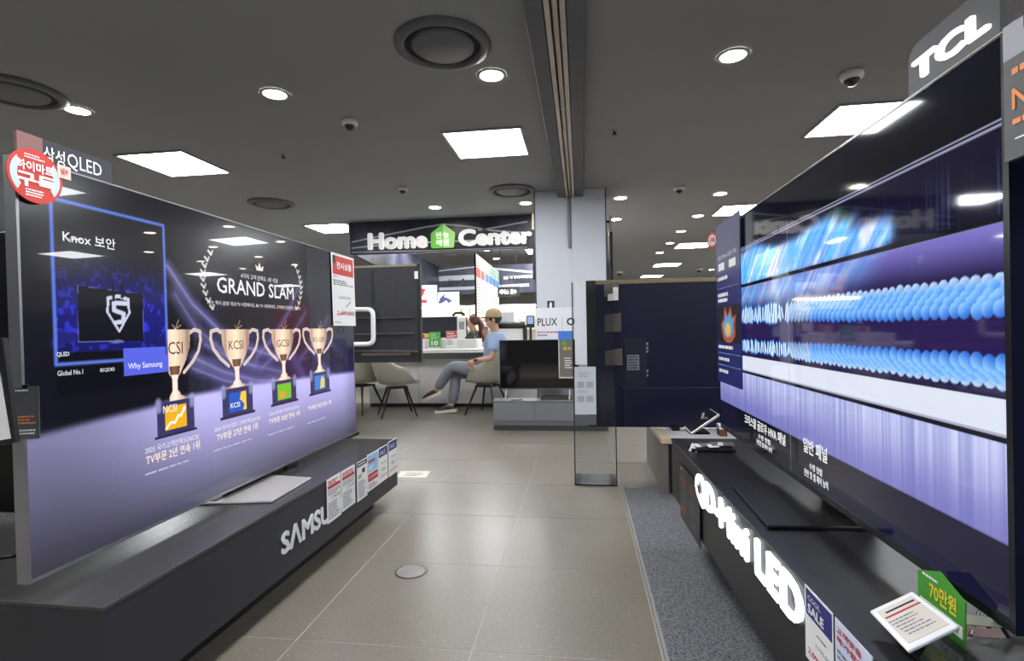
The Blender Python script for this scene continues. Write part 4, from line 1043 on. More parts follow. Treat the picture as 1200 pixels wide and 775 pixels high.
obj('red_line', MB().slab(fk, kw*.12 + ofs*.7, kw*.85 + ofs*.7, kh*.68, kh*.71, .001, .0016), red_ink, pst)
obj('header_line', MB().slab(fk, kw*.2 + ofs*.8, kw*.8 + ofs*.8, kh*.78, kh*.81, .001, .0016), ink, pst)
ctr = (K[0] + K[1] + K[2] + K[3])/4
obj('stand_foot', MB().box(ctr.x - .02, ctr.x + .07, ctr.y - .06, ctr.y + .05, PRZ + .001, PRZ + .006), mat('dark_acrylic', (44, 44, 48), .15), pst)
obj('support', MB().tube([Vector((ctr.x + .02, ctr.y, PRZ + .005)), ctr - fk.N*.008], .006), black_plastic, pst)
g0 = at_z(1078, 692, PRZ); 
G = [at_z(1128, 752, PRZ), lifted(1129, 707, .085), lifted(1100, 668, .10), lifted(1074, 667, .085), at_z(1076, 694, PRZ)]
fg = Frame(G[0], (G[4] - G[0]).normalized()*-1, (0, 0, 1)) 
fg = Frame(G[4], G[0] - G[4], (0, 0, 1)); gw = (G[0] - G[4]).length
gc = thing('price_card', 'bright green price card standing between the tilted stand and the right screen', 'price card', G[4])
fg = Frame(at_x(1076, 696, .618), Vector((.02, -1, 0)), (0, 0, 1)); fg = fg.shift(0, PRZ + .001 - fg.o.z); g1 = fg.st(1131, 757)[0]
GP = [(0, .002), (g1, .002), fg.st(1131, 706), fg.st(1101, 670), fg.st(1075, 668)]
obj('card', MB().prism(fg, GP, -.002, 0), mat('card_green', (72, 150, 52), .5), gc)
yl = mat('card_yellow', (236, 214, 60), .5)
text(gc, 'lettering', fg, '70만원', g1*.28, g1*.85, .05, .082, .0008, yl, bold=.02); stuff(obj('small_print', print_lines(MB(), fg, g1*.12, g1*.5, .083, .091, 1, .0008, .5), white_ink, gc))
obj('white_label', MB().slab(fg, g1*.05, g1*.96, .02, .04, 0, .001), white_paper, gc); text(gc, 'lettering', fg, '구독 가능', g1*.5, g1*.9, .025, .036, .0014, ink, bold=.03)
a = at_z(1142, 742, PRZ)
rem = thing('cable_bundle', 'tangled black cables with red and white tags behind the green card', 'cable', a)
for k in range(3):
    obj('cord', MB().tube([a + Vector((-.02 + .03*k, -.02, .006)), a + Vector((.03, .03 - .02*k, .03)), a + Vector((.07, -.01 + .02*k, .012)), a + Vector((.1, -.09, .006))], .0035), black_plastic, rem)
obj('red_tag', MB().prism(Frame(a + Vector((-.03, -.02, .004)), (1, -.2, 0), (0, .8, .5)), [(0, 0), (.05, .004), (.06, .02), (.01, .018)], 0, .002), mat('tag_red', (84, 34, 32), .4), rem)
obj('pale_tag', MB().prism(Frame(a + Vector((-.035, 0, .014)), (1, -.35, 0), (0, .8, .5)), [(0, 0), (.07, .01), (.072, .026), (.0, .02)], 0, .002), mat('tag_cream', (150, 152, 130), .4), rem)

# ------------------------------------------------------------------ television seen from behind, right of the aisle
RY = 3.64
fb2 = frame_y(RY); st = fb2.st
xL = st(688, 400)[0]; zTp = st(760, 327)[1]; zBt = st(760, 501)[1]; xR = xL + 1.84
back_m = mat('blue_black_back', (28, 28, 54), .34, .3, var=.1, scale=3)
dark_back = mat('black_back_panel', (34, 34, 38), .4)
rt = thing('television', 'large dark blue television seen from behind in the middle of the shop', 'television', ((xL + xR)/2, RY + .05, zBt))
obj('back_cover', MB().box(xL, xR, RY, RY + .05, zBt, zTp), back_m, rt, bevel=.004)
xs = st(699, 400)[0]
obj('side_column', MB().box(xL - .002, xs, RY - .012, RY, zBt + .005, zTp - .002), dark_back, rt, bevel=.002)
obj('top_highlight', MB().box(xL, xR, RY - .006, RY, zTp - .03, zTp), mat('warm_highlight_tan', (140, 130, 104), .35, .5), rt, bevel=.002)  # warm highlight on the top edge, put in as a tan strip
zl = st(790, 454)[1]
obj('lower_cover', MB().slab(fb2, st(722, 0)[0], xR - xL + xL, zBt + .004, zl, 0, .022), back_m, rt, bevel=.004)
vg = mat('bronze_tab', (104, 98, 92), .35, .5)
for y0, y1, w_ in ((331, 348, 719), (367, 389, 721), (409, 428, 722)):
    x0_, x1_ = st(702, 0)[0], st(w_, 0)[0]; z0_, z1_ = st(710, y1)[1], st(710, y0)[1]
    fw_ = Frame((0, RY, 0), (1, 0, 0), (0, 0, 1))
    obj('hook_tab', MB().add([fw_.p(x0_, z0_, .001), fw_.p(x1_, z0_, .03), fw_.p(x1_, z1_, .03), fw_.p(x0_, z1_ - .015, .001), fw_.p(x0_, z0_, 0), fw_.p(x1_, z0_, 0), fw_.p(x1_, z1_, 0), fw_.p(x0_, z1_ - .015, 0)],
        [(0, 1, 2, 3), (7, 6, 5, 4), (0, 4, 5, 1), (1, 5, 6, 2), (2, 6, 7, 3), (3, 7, 4, 0)]), vg, rt)
p0, p1 = st(733, 455), st(757, 397)
obj('port_bay_rim', MB().slab(fb2, p0[0], p0[0] + .006, p0[1], p1[1], 0, .006).slab(fb2, p0[0] + .006, p1[0], p1[1] - .005, p1[1], 0, .006).slab(fb2, p1[0] - .004, p1[0], p0[1], p1[1] - .005, 0, .006), dark_back, rt)
obj('port_bay', MB().slab(fb2, p0[0] + .006, p1[0] - .004, p0[1], p1[1] - .005, 0, .002), mat('port_bay_blue', (22, 22, 46), .4), rt)
p0, p1 = st(735, 434), st(749, 416)
rl = obj('rating_label', MB().slab(fb2, p0[0], p1[0], p0[1], p1[1], .002, .004), mat('silver_label', (120, 122, 132), .4), rt)
stuff(obj('small_print', print_lines(MB(), fb2, p0[0] + .006, p1[0] - .006, p0[1] + .006, p1[1] - .006, 5, .0045, .4), dark_metal, rl))
for y in (403, 408, 412, 435, 440): 
    q_ = st(758.5, y); obj('port', MB().slab(fb2, q_[0] - .006, q_[0] + .006, q_[1] - .008, q_[1] + .008, 0, .004), mat('port_grey', (150, 152, 160), .4), rt)
p0, p1 = st(712, 353), st(724, 337)
obj('white_sticker', MB().prism(fb2, [(p0[0], p0[1]), (p1[0], p0[1] + .003), (p1[0], p1[1]), (p1[0] - .035, p1[1]), (p1[0] - .035, p0[1] + .05), (p0[0], p0[1] + .045)], .03, .032), white_paper, rt)
# low cabinet it stands on
cz = zBt - .012
cxl2 = at_z(776, 578, 0).x; cyf = 3.33
wood = mat('pale_wood_edge', (196, 180, 154), .5, var=.1, scale=30)
sc_ = thing('low_cabinet', 'grey low cabinet with pale wood edge behind the right bench', 'cabinet', (1.0, 3.7, 0))
obj('body', MB().box(cxl2, 2.0, cyf, 4.15, .0092, cz - .03), mat('warm_grey_panel', (110, 106, 102), .55), sc_)
obj('top_board', MB().box(cxl2 - .008, 2.0, cyf - .012, 4.15, cz - .03, cz), mat('white_top_board', (200, 202, 206), .4), sc_, bevel=.003)
obj('edge_strip', MB().box(cxl2 - .010, cxl2 + .05, cyf - .014, 4.15, cz - .028, cz + .001), wood, sc_)
obj('front_groove', MB().box(cxl2 + .035, 2.0, cyf - .004, cyf, .02, cz - .034), black_plastic, sc_)
obj('foot_strip', MB().box(cxl2 + .06, cxl2 + .075, cyf - .02, cyf - .005, .01, .22), white_gloss, sc_)
obj('stand_leg', MB().box(xL + .55, xL + .6, RY - .06, RY + .16, cz + .001, zBt + .02), dark_metal, rt); obj('stand_leg', MB().box(xR - .5, xR - .45, RY - .06, RY + .16, cz + .001, zBt + .02), dark_metal, rt)

# ------------------------------------------------------------------ clear acrylic board stand
GY = 3.51
fg2 = frame_y(GY); st = fg2.st
gx0, gx1 = st(673, 500)[0], st(722.5, 540)[0]; gz1 = st(680, 331)[1]
glass = bpy.data.materials.new('clear_acrylic'); glass.use_nodes = True; b = glass.node_tree.nodes['Principled BSDF']
b.inputs['Base Color'].default_value = (.86, .88, .88, 1); b.inputs['Roughness'].default_value = .03; b.inputs['Transmission Weight'].default_value = 1; b.inputs['IOR'].default_value = 1.3
MATS['clear_acrylic'] = glass
ac = thing('acrylic_stand', 'clear acrylic board stand with black edges beside the white column', 'display stand', ((gx0 + gx1)/2, GY, 0))
obj('acrylic_sheet', MB().box(gx0 + .004, gx1 - .004, GY, GY + .008, .012, gz1), glass, ac)
edge_m = mat('black_edge', (16, 16, 18), .3)
obj('edge_post', MB().box(gx0 - .003, gx0 + .004, GY - .003, GY + .011, .008, gz1), edge_m, ac); obj('edge_post', MB().box(gx1 - .004, gx1 + .003, GY - .003, GY + .011, .008, .43), edge_m, ac)
smoke = bpy.data.materials.new('smoked_acrylic'); smoke.use_nodes = True; b = smoke.node_tree.nodes['Principled BSDF']
b.inputs['Base Color'].default_value = (.42, .43, .44, 1); b.inputs['Roughness'].default_value = .08; b.inputs['Transmission Weight'].default_value = .85; b.inputs['IOR'].default_value = 1.3
MATS['smoked_acrylic'] = smoke
obj('base_plate', MB().box(gx0 - .003, gx1 + .003, GY - .004, GY + .26, .0005, .008), smoke, ac); obj('base_edge', MB().box(gx0 - .003, gx1 + .003, GY - .008, GY - .004, .0005, .009), edge_m, ac)
fgf = fg2.shift(0, 0, .001)
t, f, w, h = card('notice_sheet', 'long plain pale sheet taped to the acrylic stand', 'notice', fgf, ((673, 330), (686, 330), (688, 427.5), (673.5, 427.5)), .0012, mat('pale_grey_sheet', (228, 232, 240), .6))
t, f, w, h = card('notice_sheet', 'white sheet with faint printed blocks on the acrylic stand', 'notice', fgf, ((673.5, 430), (698, 430), (699, 486), (673.5, 486)), .0012, mat('cool_white_sheet', (212, 216, 224), .6))
for a_ in (.12, .55):
    for b_ in (.56, .26): obj('printed_block', MB().slab(f, w*a_, w*(a_ + .33), h*b_, h*(b_ + .13), 0, .0005), mat('block_grey', (176, 182, 194), .7), t)
small_print(t, f, w*.2, w*.8, h*.78, h*.9, 4, grey_ink, .0008, .25); small_print(t, f, w*.15, w*.85, h*.45, h*.52, 2, grey_ink, .0008, .25)
t, f, w, h = card('black_strip', 'narrow grey strip below the white sheet on the acrylic stand', 'panel', fgf, ((673.5, 487), (699, 487), (699, 498), (673.5, 498)), .0012, mat('mid_grey_strip', (96, 100, 106), .5))

# ------------------------------------------------------------------ television on the grey cabinet at the column
CYF = 5.36
fc = frame_y(CYF); st = fc.st
c0 = st(578, 485)[0]; c1_ = st(712, 485)[0]; ct = .33
ct = at_z(600, 470, 0).z; ct = st(640, 470)[1]; cb = st(640, 499)[1]
grey_cab = mat('grey_laminate', (122, 124, 128), .45)
gc_ = thing('media_cabinet', 'low grey media cabinet with drawers in front of the white column', 'cabinet', ((c0 + c1_)/2, CYF, 0))
obj('carcass', MB().box(c0, c1_, CYF + .012, COLY - .03, cb, ct - .012), grey_cab, gc_)
obj('top_board', MB().box(c0 - .004, c1_, CYF - .002, COLY - .03, ct - .012, ct), grey_cab, gc_, bevel=.002)
obj('plinth_strip', MB().box(c0 + .004, c1_, CYF + .008, COLY - .04, 0.001, cb), mat('dark_grey_plinth', (60, 61, 64), .5), gc_)
xsplit = st(626.5, 485)[0]; xs2 = st(676, 485)[0]
zt_, zb_ = ct - .016, st(640, 494)[1]
for a_, b_ in ((c0 + .002, xsplit - .003), (xsplit + .003, xs2 - .003), (xs2 + .003, c1_ - .002)):
    obj('drawer', MB().box(a_, b_, CYF, CYF + .012, zb_ + .004, zt_), grey_cab, gc_, bevel=.0015, seg=1)
obj('lower_rail', MB().box(c0, c1_, CYF + .002, CYF + .012, cb, zb_), mat('mid_grey_rail', (104, 106, 110), .45), gc_)
TY = CYF + .10
ff = frame_y(TY); st = ff.st
t0_, t1_ = st(585, 399), st(671.5, 457)
xr = st(678, 430)[0]
mt = thing('television', 'switched off television standing on the grey cabinet', 'television', ((t0_[0] + xr)/2, TY, ct))
obj('back_cover', MB().box(t0_[0], xr, TY, TY + .03, t1_[1] + .01, t0_[1]), tvback, mt, bevel=.003)
obj('screen', MB().box(t0_[0] + .006, xr - .006, TY - .002, TY, t1_[1] + .018, t0_[1] - .006), mat('black_glass', (12, 12, 14), .06, coat=.6), mt)
obj('lower_bezel', MB().box(t0_[0], xr, TY - .004, TY + .002, t1_[1] + .006, t1_[1] + .018), mat('grey_bezel', (120, 120, 124), .35, .7), mt)
for xq in (t0_[0] + .06, xr - .1):
    obj('foot', MB().tube([(xq, TY - .06, ct + .004), (xq + .01, TY + .01, t1_[1] + .02), (xq, TY + .1, ct + .004)], .007), silver, mt)
a = st(634, 461); sb = obj('set_top_box', MB().box(a[0], a[0] + .32, TY - .03, TY + .12, ct + .001, ct + .03), mat('bronze_box', (70, 66, 58), .4), loc=(a[0] + .16, TY, ct)); tag(sb, 'flat dark box under the switched off television', 'box')
a = st(600, 459); rm = obj('remote_cable', MB().tube([(a[0], TY - .06, ct + .004), (a[0] + .05, TY - .07, ct + .004), (a[0] + .12, TY - .05, ct + .004)], .006), black_plastic, loc=(a[0], TY - .06, ct)); tag(rm, 'short black cable on the grey cabinet top', 'cable')
# poster leaning on the television
fpo = ff.shift(0, 0, .012)
t, f, w, h = card('poster', 'brown information poster with blue sky top on the switched off television', 'poster', fpo, ((654, 388), (672, 388), (672, 444), (655, 443)), .003, mat('poster_white', (206, 206, 206), .5))
band(t, 'brown_field', f, w*.06, w*.97, h*.03, h*.82, mat('poster_brown', (112, 104, 98), .5)); band(t, 'sky_field', f, w*.0, w*.99, h*.82, h*1.0, mat('poster_blue', (66, 120, 204), .5)); 
obj('leaf_mark', MB().prism(f, [(w*.2, h*.72), (w*.3, h*.79), (w*.5, h*.78), (w*.62, h*.71), (w*.45, h*.67)], .0006, .0012), green_ink, t)
text(t, 'lettering', f, '광고', w*.3, w*.85, h*.6, h*.66, .0014, yl, bold=.03); small_print(t, f, w*.4, w*.95, h*.2, h*.45, 5, white_ink, .0014, .4)
# white brand board on the column
fcol = frame_y(COLY - .012); 
t, f, w, h = card('brand_board', 'white board with black block lettering on the column above the television', 'sign', fcol, ((628, 362), (690, 359), (690, 410), (628, 410)), .01, mat('board_white', (228, 230, 236), .4))
a0, b0 = f.st(630, 383); a1, _ = f.st(653, 382); _, b1 = f.st(630, 372.5)
text(t, 'lettering', f, 'PLUX', a0, a1, b0 + .006, b1 - .006, .0008, ink, bold=.012); a0, _ = f.st(664, 380)
text(t, 'lettering', f, 'O', a0, a0 + .09, b0 + .006, b1 - .006, .0008, ink, bold=.03)
a0, b0 = f.st(659, 388); obj('divider_line', MB().slab(f, a0, a0 + .003, b0, b0 + .16, 0, .0008), grey_ink, t)
a0, b0 = f.st(630, 393); a1, b1 = f.st(657, 388); small_print(t, f, a0, a1, b0 + .02, b1, 1, mat('rose_ink', (190, 120, 130), .6), .0008, .8); small_print(t, f, a0, a0 + .12, b0 - .015, b0 + .012, 1, grey_ink, .0008, .6)
t, f, w, h = card('pictogram_sign', 'small dark sign with a white figure on the white column', 'sign', fcol, ((641, 353), (649.5, 352.5), (650, 363), (641.5, 363)), .004, mat('sign_dark', (54, 56, 62), .5))
obj('figure', MB().prism(f, [(w*.4, h*.05), (w*.62, h*.05), (w*.66, h*.55), (w*.6, h*.82), (w*.5, h*.86), (w*.38, h*.76), (w*.3, h*.5)], 0, .001), white_ink, t)

# panels hung on the column's sides
for k, (px, l) in enumerate(((624.5, 'thin dark hanging panel at the left side of the white column'), (716, 'thin dark hanging panel at the right side of the white column'))):
    yp = COLY + .1; a = at_y(px, 252 if k else 250, yp); b_ = at_y(px, 328, yp); c = at_y(px, 272, yp)
    t = thing('side_panel', l, 'panel', (a.x, yp, b_.z), 'hanging panels at the column')
    obj('panel', MB().box(a.x - .012, a.x + .012, yp, yp + .3, b_.z, a.z - .18), black_plastic, t); obj('upper_plate', MB().box(a.x - .012, a.x + .008, yp, yp + .3, a.z - .18, a.z), mat('cream_plate', (196, 180, 150), .35, .4), t)
    obj('hook', MB().box(min(a.x, cxl), max(a.x, cxl) if k == 0 else a.x + .01, yp + .1, yp + .13, a.z - .06, a.z - .04) if k == 0 else MB().box(cxr, a.x - .01, yp + .1, yp + .13, a.z - .06, a.z - .04), dark_metal, t)
    obj('white_label', MB().box(a.x - .014, a.x - .012, yp + .01, yp + .05, b_.z + .03, b_.z + .12), white_paper, t)

# ------------------------------------------------------------------ television seen from behind at the left
LY = 4.8
fl2 = frame_y(LY); st = fl2.st
xR = st(493, 370)[0]; zTp = st(470, 310)[1]; zBt = st(460, 425)[1]; xL = xR - 1.72
lt = thing('television', 'large grey television seen from behind, left of the shop counter', 'television', ((xL + xR)/2, LY, 0))
char = mat('charcoal_back', (60, 60, 64), .38, .3, var=.1, scale=4)
obj('back_cover', MB().box(xL, xR, LY, LY + .05, zBt, zTp), char, lt, bevel=.006)
obj('top_edge', MB().box(xL, xR - .004, LY - .004, LY, zTp - .02, zTp - .002), mat('pale_bronze_edge', (150, 140, 116), .3, .6), lt)
obj('side_edge', MB().box(xR - .03, xR, LY - .006, LY + .0, zBt, zTp - .0), dark_back, lt, bevel=.002)
a = st(436, 312)[0]; obj('seam_rib', MB().slab(fl2, a - .01, a + .01, st(0, 352)[1] if False else st(436, 358)[1], st(436, 317)[1], 0, .006), dark_back, lt)
p0, p1 = st(458, 354), st(463, 329); obj('hollow_handle', MB().slab(fl2, p0[0], p1[0], p0[1], p1[1], 0, .005), mat('char_light', (64, 62, 66), .3, .3), lt, bevel=.003)
rg = mat('ridge_grey', (104, 102, 102), .3, .4)
for (x0, x1, y) in ((400, 486, 373), (400, 486, 391.5)):
    p0, p1 = st(x0, y + 1.5), st(x1, y - 1.3); obj('ridge', MB().slab(fl2, max(xL + .1, p0[0]), p1[0], p0[1], p1[1], 0, .02), rg, lt, bevel=.005)
p0, p1 = st(400, 414), st(492, 409.5)
obj('lower_lip', MB().prism(fl2, [(p0[0], p0[1] + .01), (p1[0] - .02, p0[1]), (p1[0] - .03, p0[1] + .02), (p1[0] - .25, p1[1]), (p0[0], p1[1])], 0, .024), rg, lt)
p0, p1 = st(424, 417), st(481, 413); obj('vent_slot', MB().slab(fl2, p0[0], p1[0], p0[1], p1[1], .0, .006), mat('slot_tan', (126, 112, 100), .4), lt)
p0, p1 = st(486, 327), st(490, 318); obj('white_sticker', MB().slab(fl2, p0[0], p1[0], p0[1], p1[1], .006, .009), white_paper, lt)
for x in (xL + .35, xL + .75): obj('stand_post', MB().box(x, x + .06, LY - .03, LY + .04, .02, zBt + .3), dark_metal, lt)
obj('stand_base', MB().box(xL + .2, xL + .95, LY - .3, LY + .3, .001, .025), dark_metal, lt)
R0, R1, R2, R3 = [fl2.p(*st(*p), .07) for p in ((380, 363.5), (440.5, 363), (441, 403), (380, 404.5))]
def rounded(a, b, c, r=.06, n=6):
    d1 = (a - b).normalized(); d2 = (c - b).normalized(); return [b + d1*r*(1 - t_)**2 + d2*r*t_**2 for t_ in np.linspace(0, 1, n)]
pth = [R0 + Vector((0, .05, 0)), R0] + rounded(R0, R1, R2) + rounded(R1, R2, R3) + [R3, R3 + Vector((0, .05, 0))]
obj('white_handle_bar', MB().tube(pth, .0225, 10), white_gloss, lt, smooth=True)


# ------------------------------------------------------------------ service counter
CY = 6.95
fco = frame_y(CY); st = fco.st
ctz = st(520, 409)[1]; cx0 = st(432, 470)[0]; cx1 = 1.0
white_lam = mat('white_laminate', (214, 212, 210), .4)
co = thing('service_counter', 'long white service counter where the man in the cap sits', 'counter', ((cx0 + cx1)/2, CY, 0))
jx = st(489.5, 450)[0]
obj('front_panel', MB().box(cx0, jx - .003, CY + .02, CY + .04, .05, ctz - .045), white_lam, co); obj('front_panel', MB().box(jx + .003, cx1, CY + .02, CY + .04, .05, ctz - .045), white_lam, co)
obj('body', MB().box(cx0, cx1, CY + .04, CY + .6, .05, ctz - .045), white_lam, co)
obj('worktop', MB().box(cx0 - .3, cx1, CY - .28, CY + .7, ctz - .045, ctz), mat('white_worktop', (232, 232, 230), .3), co, bevel=.004)
obj('kickboard', MB().box(cx0, cx1, CY + .06, CY + .55, .001, .05), mat('dark_kick', (40, 40, 42), .5), co)
obj('front_rail', MB().box(cx0, cx1, CY + .005, CY + .02, ctz - .14, ctz - .05), mat('grey_rail', (150, 152, 160), .4), co)  # grey rail along the front, just below the worktop
wz = ctz + .001
# raised back shelf on the counter, monitors, cards
fy_ = frame_y(CY + .05); st = fy_.st
rs_ = thing('counter_riser', 'white raised ledge on the service counter', 'ledge', (-1.8, CY + .1, ctz))
a, b_ = st(486, 410), st(557.5, 397.5)
obj('ledge', MB().box(a[0] - .3, b_[0], CY + .12, CY + .5, wz, b_[1]), white_lam, rs_, bevel=.003)
def sheet_at(name, label, cat, px0, py0, px1, py1, y, m_, group=None, tilt=.0):
    fr = frame_y(y); a_, b__ = fr.st(px0, py1); c__, d__ = fr.st(px1, py0)
    t = thing(name, label, cat, ((a_ + c__)/2, y, b__), group); obj('sheet', MB().box(a_, c__, y, y + .006, b__, d__), m_, t)
    return t, fr.shift(a_, b__, .0), c__ - a_, d__ - b__
t, f, w, h = sheet_at('desk_sign', 'green desk card with a white number on the counter', 'desk sign', 503, 389, 516, 407, CY + .1, mat('sign_green', (84, 168, 70), .5), 'cards standing on the counter')
text(t, 'lettering', f, '10', w*.2, w*.78, h*.1, h*.42, .001, white_ink, bold=.03); small_print(t, f, w*.12, w*.9, h*.5, h*.92, 4, mat('mint_ink', (170, 220, 170), .6), .001); obj('foot', MB().box(f.o.x, f.o.x + w, CY + .07, CY + .106, wz, f.o.z + .002), white_gloss, t)
t, f, w, h = sheet_at('desk_sign', 'white desk card with a red top on the counter, right of the green card', 'desk sign', 523, 388, 535.5, 406, CY + .1, white_paper, 'cards standing on the counter')
band(t, 'red_field', f, w*.02, w*.98, h*.52, h*.98, mat('sign_red', (196, 60, 60), .5)); text(t, 'lettering', f, 'HOT', w*.12, w*.9, h*.56, h*.74, .0014, white_ink, bold=.03); small_print(t, f, w*.12, w*.9, h*.78, h*.92, 1, white_ink, .0014, .6); small_print(t, f, w*.1, w*.8, h*.1, h*.45, 4, grey_ink, .001); obj('foot', MB().box(f.o.x, f.o.x + w, CY + .07, CY + .106, wz, f.o.z + .002), white_gloss, t)
t, f, w, h = sheet_at('desk_sign', 'small red and white desk card at the counter, beside the hanging grey television', 'desk sign', 488, 391, 498, 405, CY + .1, white_paper, 'cards standing on the counter')
band(t, 'red_field', f, w*.3, w*.98, h*.55, h*.95, mat('sign_red', (196, 60, 60), .5)); obj('foot', MB().box(f.o.x, f.o.x + w, CY + .07, CY + .106, wz, f.o.z + .002), white_gloss, t)
t, f, w, h = sheet_at('desk_sign', 'small yellow and green desk card left of the green numbered card', 'desk sign', 497, 391, 504, 397.5, CY + .16, mat('sign_yellow', (220, 190, 60), .5), 'cards standing on the counter')
band(t, 'green_field', f, 0, w, 0, h*.3, green_ink); obj('foot', MB().box(f.o.x, f.o.x + w, CY + .15, CY + .166, wz + .12, f.o.z + .002), white_gloss, t)
def monitor(label, px0, py0, px1, py1, y, m_, foot=True, zf=None):
    fr = frame_y(y); a_, b__ = fr.st(px0, py1); c__, d__ = fr.st(px1, py0); zf = zf if zf is not None else wz
    t = thing('monitor', label, 'monitor', ((a_ + c__)/2, y, zf), 'monitors at the counter')
    obj('housing', MB().box(a_, c__, y, y + .03, b__, d__), m_, t, bevel=.004)
    obj('rear_panel', MB().box(a_ + .02, c__ - .02, y - .006, y, b__ + .02, d__ - .02), m_, t)
    obj('neck', MB().box((a_ + c__)/2 - .03, (a_ + c__)/2 + .03, y + .0, y + .03, zf + .01, b__ + .02), black_plastic, t); obj('foot', MB().box((a_ + c__)/2 - .12, (a_ + c__)/2 + .12, y - .05, y + .1, zf, zf + .012), black_plastic, t)
    return t
scr_back = mat('monitor_black', (34, 36, 48), .4)
monitor('wide black monitor seen from behind on the counter', 492, 371, 536, 396, CY + .6, scr_back)
t, f, w, h = sheet_at('desk_telephone', 'white telephone panel standing right of the wide black monitor', 'telephone', 536, 372, 546, 398, CY + .56, white_gloss)
obj('dark_edge', MB().box(f.o.x + w, f.o.x + w + .012, CY + .56, CY + .6, f.o.z, f.o.z + h), black_plastic, t); obj('key_pad', MB().slab(f, w*.2, w*.8, h*.45, h*.8, 0, .002), mat('keys_grey', (150, 150, 152), .5), t); obj('foot', MB().box(f.o.x, f.o.x + w, CY + .51, CY + .6, wz + .0, f.o.z + .004), white_gloss, t)
hs_ = frame_y(CY + .58).st(537, 369); o = obj('telephone_handset', MB().tube([(hs_[0] - .09, CY + .6, hs_[1] - .015), (hs_[0] - .05, CY + .6, hs_[1] + .025), (hs_[0] + .05, CY + .6, hs_[1] + .03), (hs_[0] + .09, CY + .6, hs_[1] - .01)], [.022, .018, .018, .022], 8), black_plastic, loc=(hs_[0], CY + .6, hs_[1])); tag(o, 'black handset lying on top of the wide black monitor', 'handset')
t, f, w, h = sheet_at('desk_tray', 'dark grey tray on the ledge in front of the woman', 'tray', 545, 394.5, 556.5, 397.5, CY + .3, mat('tray_grey', (60, 60, 64), .5))

# chair, printer and shelves behind the counter
t, f, w, h = sheet_at('office_chair', 'black and white office chair back behind the man in the cap', 'office chair', 583, 381, 615, 399, 8.1, white_gloss)
obj('head_roll', MB().tube([f.p(0, h, -.0), f.p(w, h + .0, -.0)], .055, 10), black_plastic, t, smooth=True); obj('side_rail', MB().box(f.o.x + w - .03, f.o.x + w + .03, 8.08, 8.14, f.o.z - .1, f.o.z + h), black_plastic, t); obj('pillar', MB().tube([(f.o.x + w/2, 8.14, .1), (f.o.x + w/2, 8.14, f.o.z)], .035), black_plastic, t); obj('foot_star', MB().lathe([(.001, .1), (.28, .04), (.28, .01), (.001, .01)], 10, (f.o.x + w/2, 8.14, 0)), black_plastic, t)
lit_stand = mat('stand_white', (220, 218, 212), .5)
t, f, w, h = sheet_at('printer', 'grey printer on the back shelf above the office chair', 'printer', 585.5, 366, 602, 379, 8.6, mat('printer_grey', (170, 172, 174), .4))
obj('body', MB().box(f.o.x, f.o.x + w, 8.61, 8.9, f.o.z, f.o.z + h), mat('printer_white', (214, 214, 214), .4), t); obj('stand', MB().box(f.o.x + .01, f.o.x + w - .01, 8.61, 8.88, .001, f.o.z), lit_stand, t); obj('paper_feed', MB().box(f.o.x + .03, f.o.x + w - .03, 8.62, 8.8, f.o.z + h, f.o.z + h + .02), white_gloss, t)
# shelf units at the back of the service area, lit from above
ledp = mat('shelf_light_tube', (255, 250, 240), .5, emit=(255, 244, 222), power=20.0)
SY = 9.0
fS = frame_y(SY); st = fS.st
lit_white = mat('lit_shelf_white', (236, 230, 216), .5)
sh = thing('shelf_unit', 'long lit white shelf unit behind the service counter', 'shelf', (-2.0, SY + .2, 0))
x0_, z1_ = st(470, 361); x1_ = st(632, 361)[0]; z1_ = st(540, 358)[1]
zc_ = st(540, 374)[1]
obj('back_panel', MB().box(x0_, x1_, SY + .32, SY + .34, .001, z1_), lit_white, sh); obj('top_shelf', MB().box(x0_, x1_, SY - .02, SY + .34, z1_ - .02, z1_), lit_white, sh); obj('light_tube', MB().box(x0_ + .05, x1_ - .05, SY + .02, SY + .05, z1_ - .045, z1_ - .021), ledp, sh)
obj('lower_shelf', MB().box(x0_, x1_, SY, SY + .32, zc_ - .2, zc_ - .18), lit_white, sh); obj('base_cabinet', MB().box(x0_, x1_, SY + .0, SY + .31, .001, .74), white_lam, sh)
rnd = random.Random(12)
for k in range(9):
    xa = x0_ + (x1_ - x0_)*(k + .3)/9.2; ww = rnd.uniform(.12, .26); hh_ = rnd.uniform(.1, .2); zz = zc_ - .18
    o = thing('stored_box', 'white box on the lit shelf behind the counter, %s' % ('first from the left', 'second from the left', 'third from the left', 'fourth from the left', 'in the middle of the row', 'fourth from the right', 'third from the right', 'second from the right', 'at the right end')[k], 'box', (xa + ww/2, SY + .16, zz), 'boxes on the lit shelf')
    obj('carton', MB().box(xa, xa + ww, SY + .08, SY + .28, zz, zz + hh_), mat(('carton_white', 'carton_cream', 'carton_grey')[k % 3], ((226, 224, 218), (216, 206, 184), (176, 178, 180))[k % 3], .6), o)
    obj('label', MB().box(xa + ww*.2, xa + ww*.75, SY + .078, SY + .08, zz + hh_*.25, zz + hh_*.7), (white_paper, mat('label_brown', (150, 130, 110), .6), mat('label_blue', (90, 110, 150), .6))[(k + 1) % 3], o)
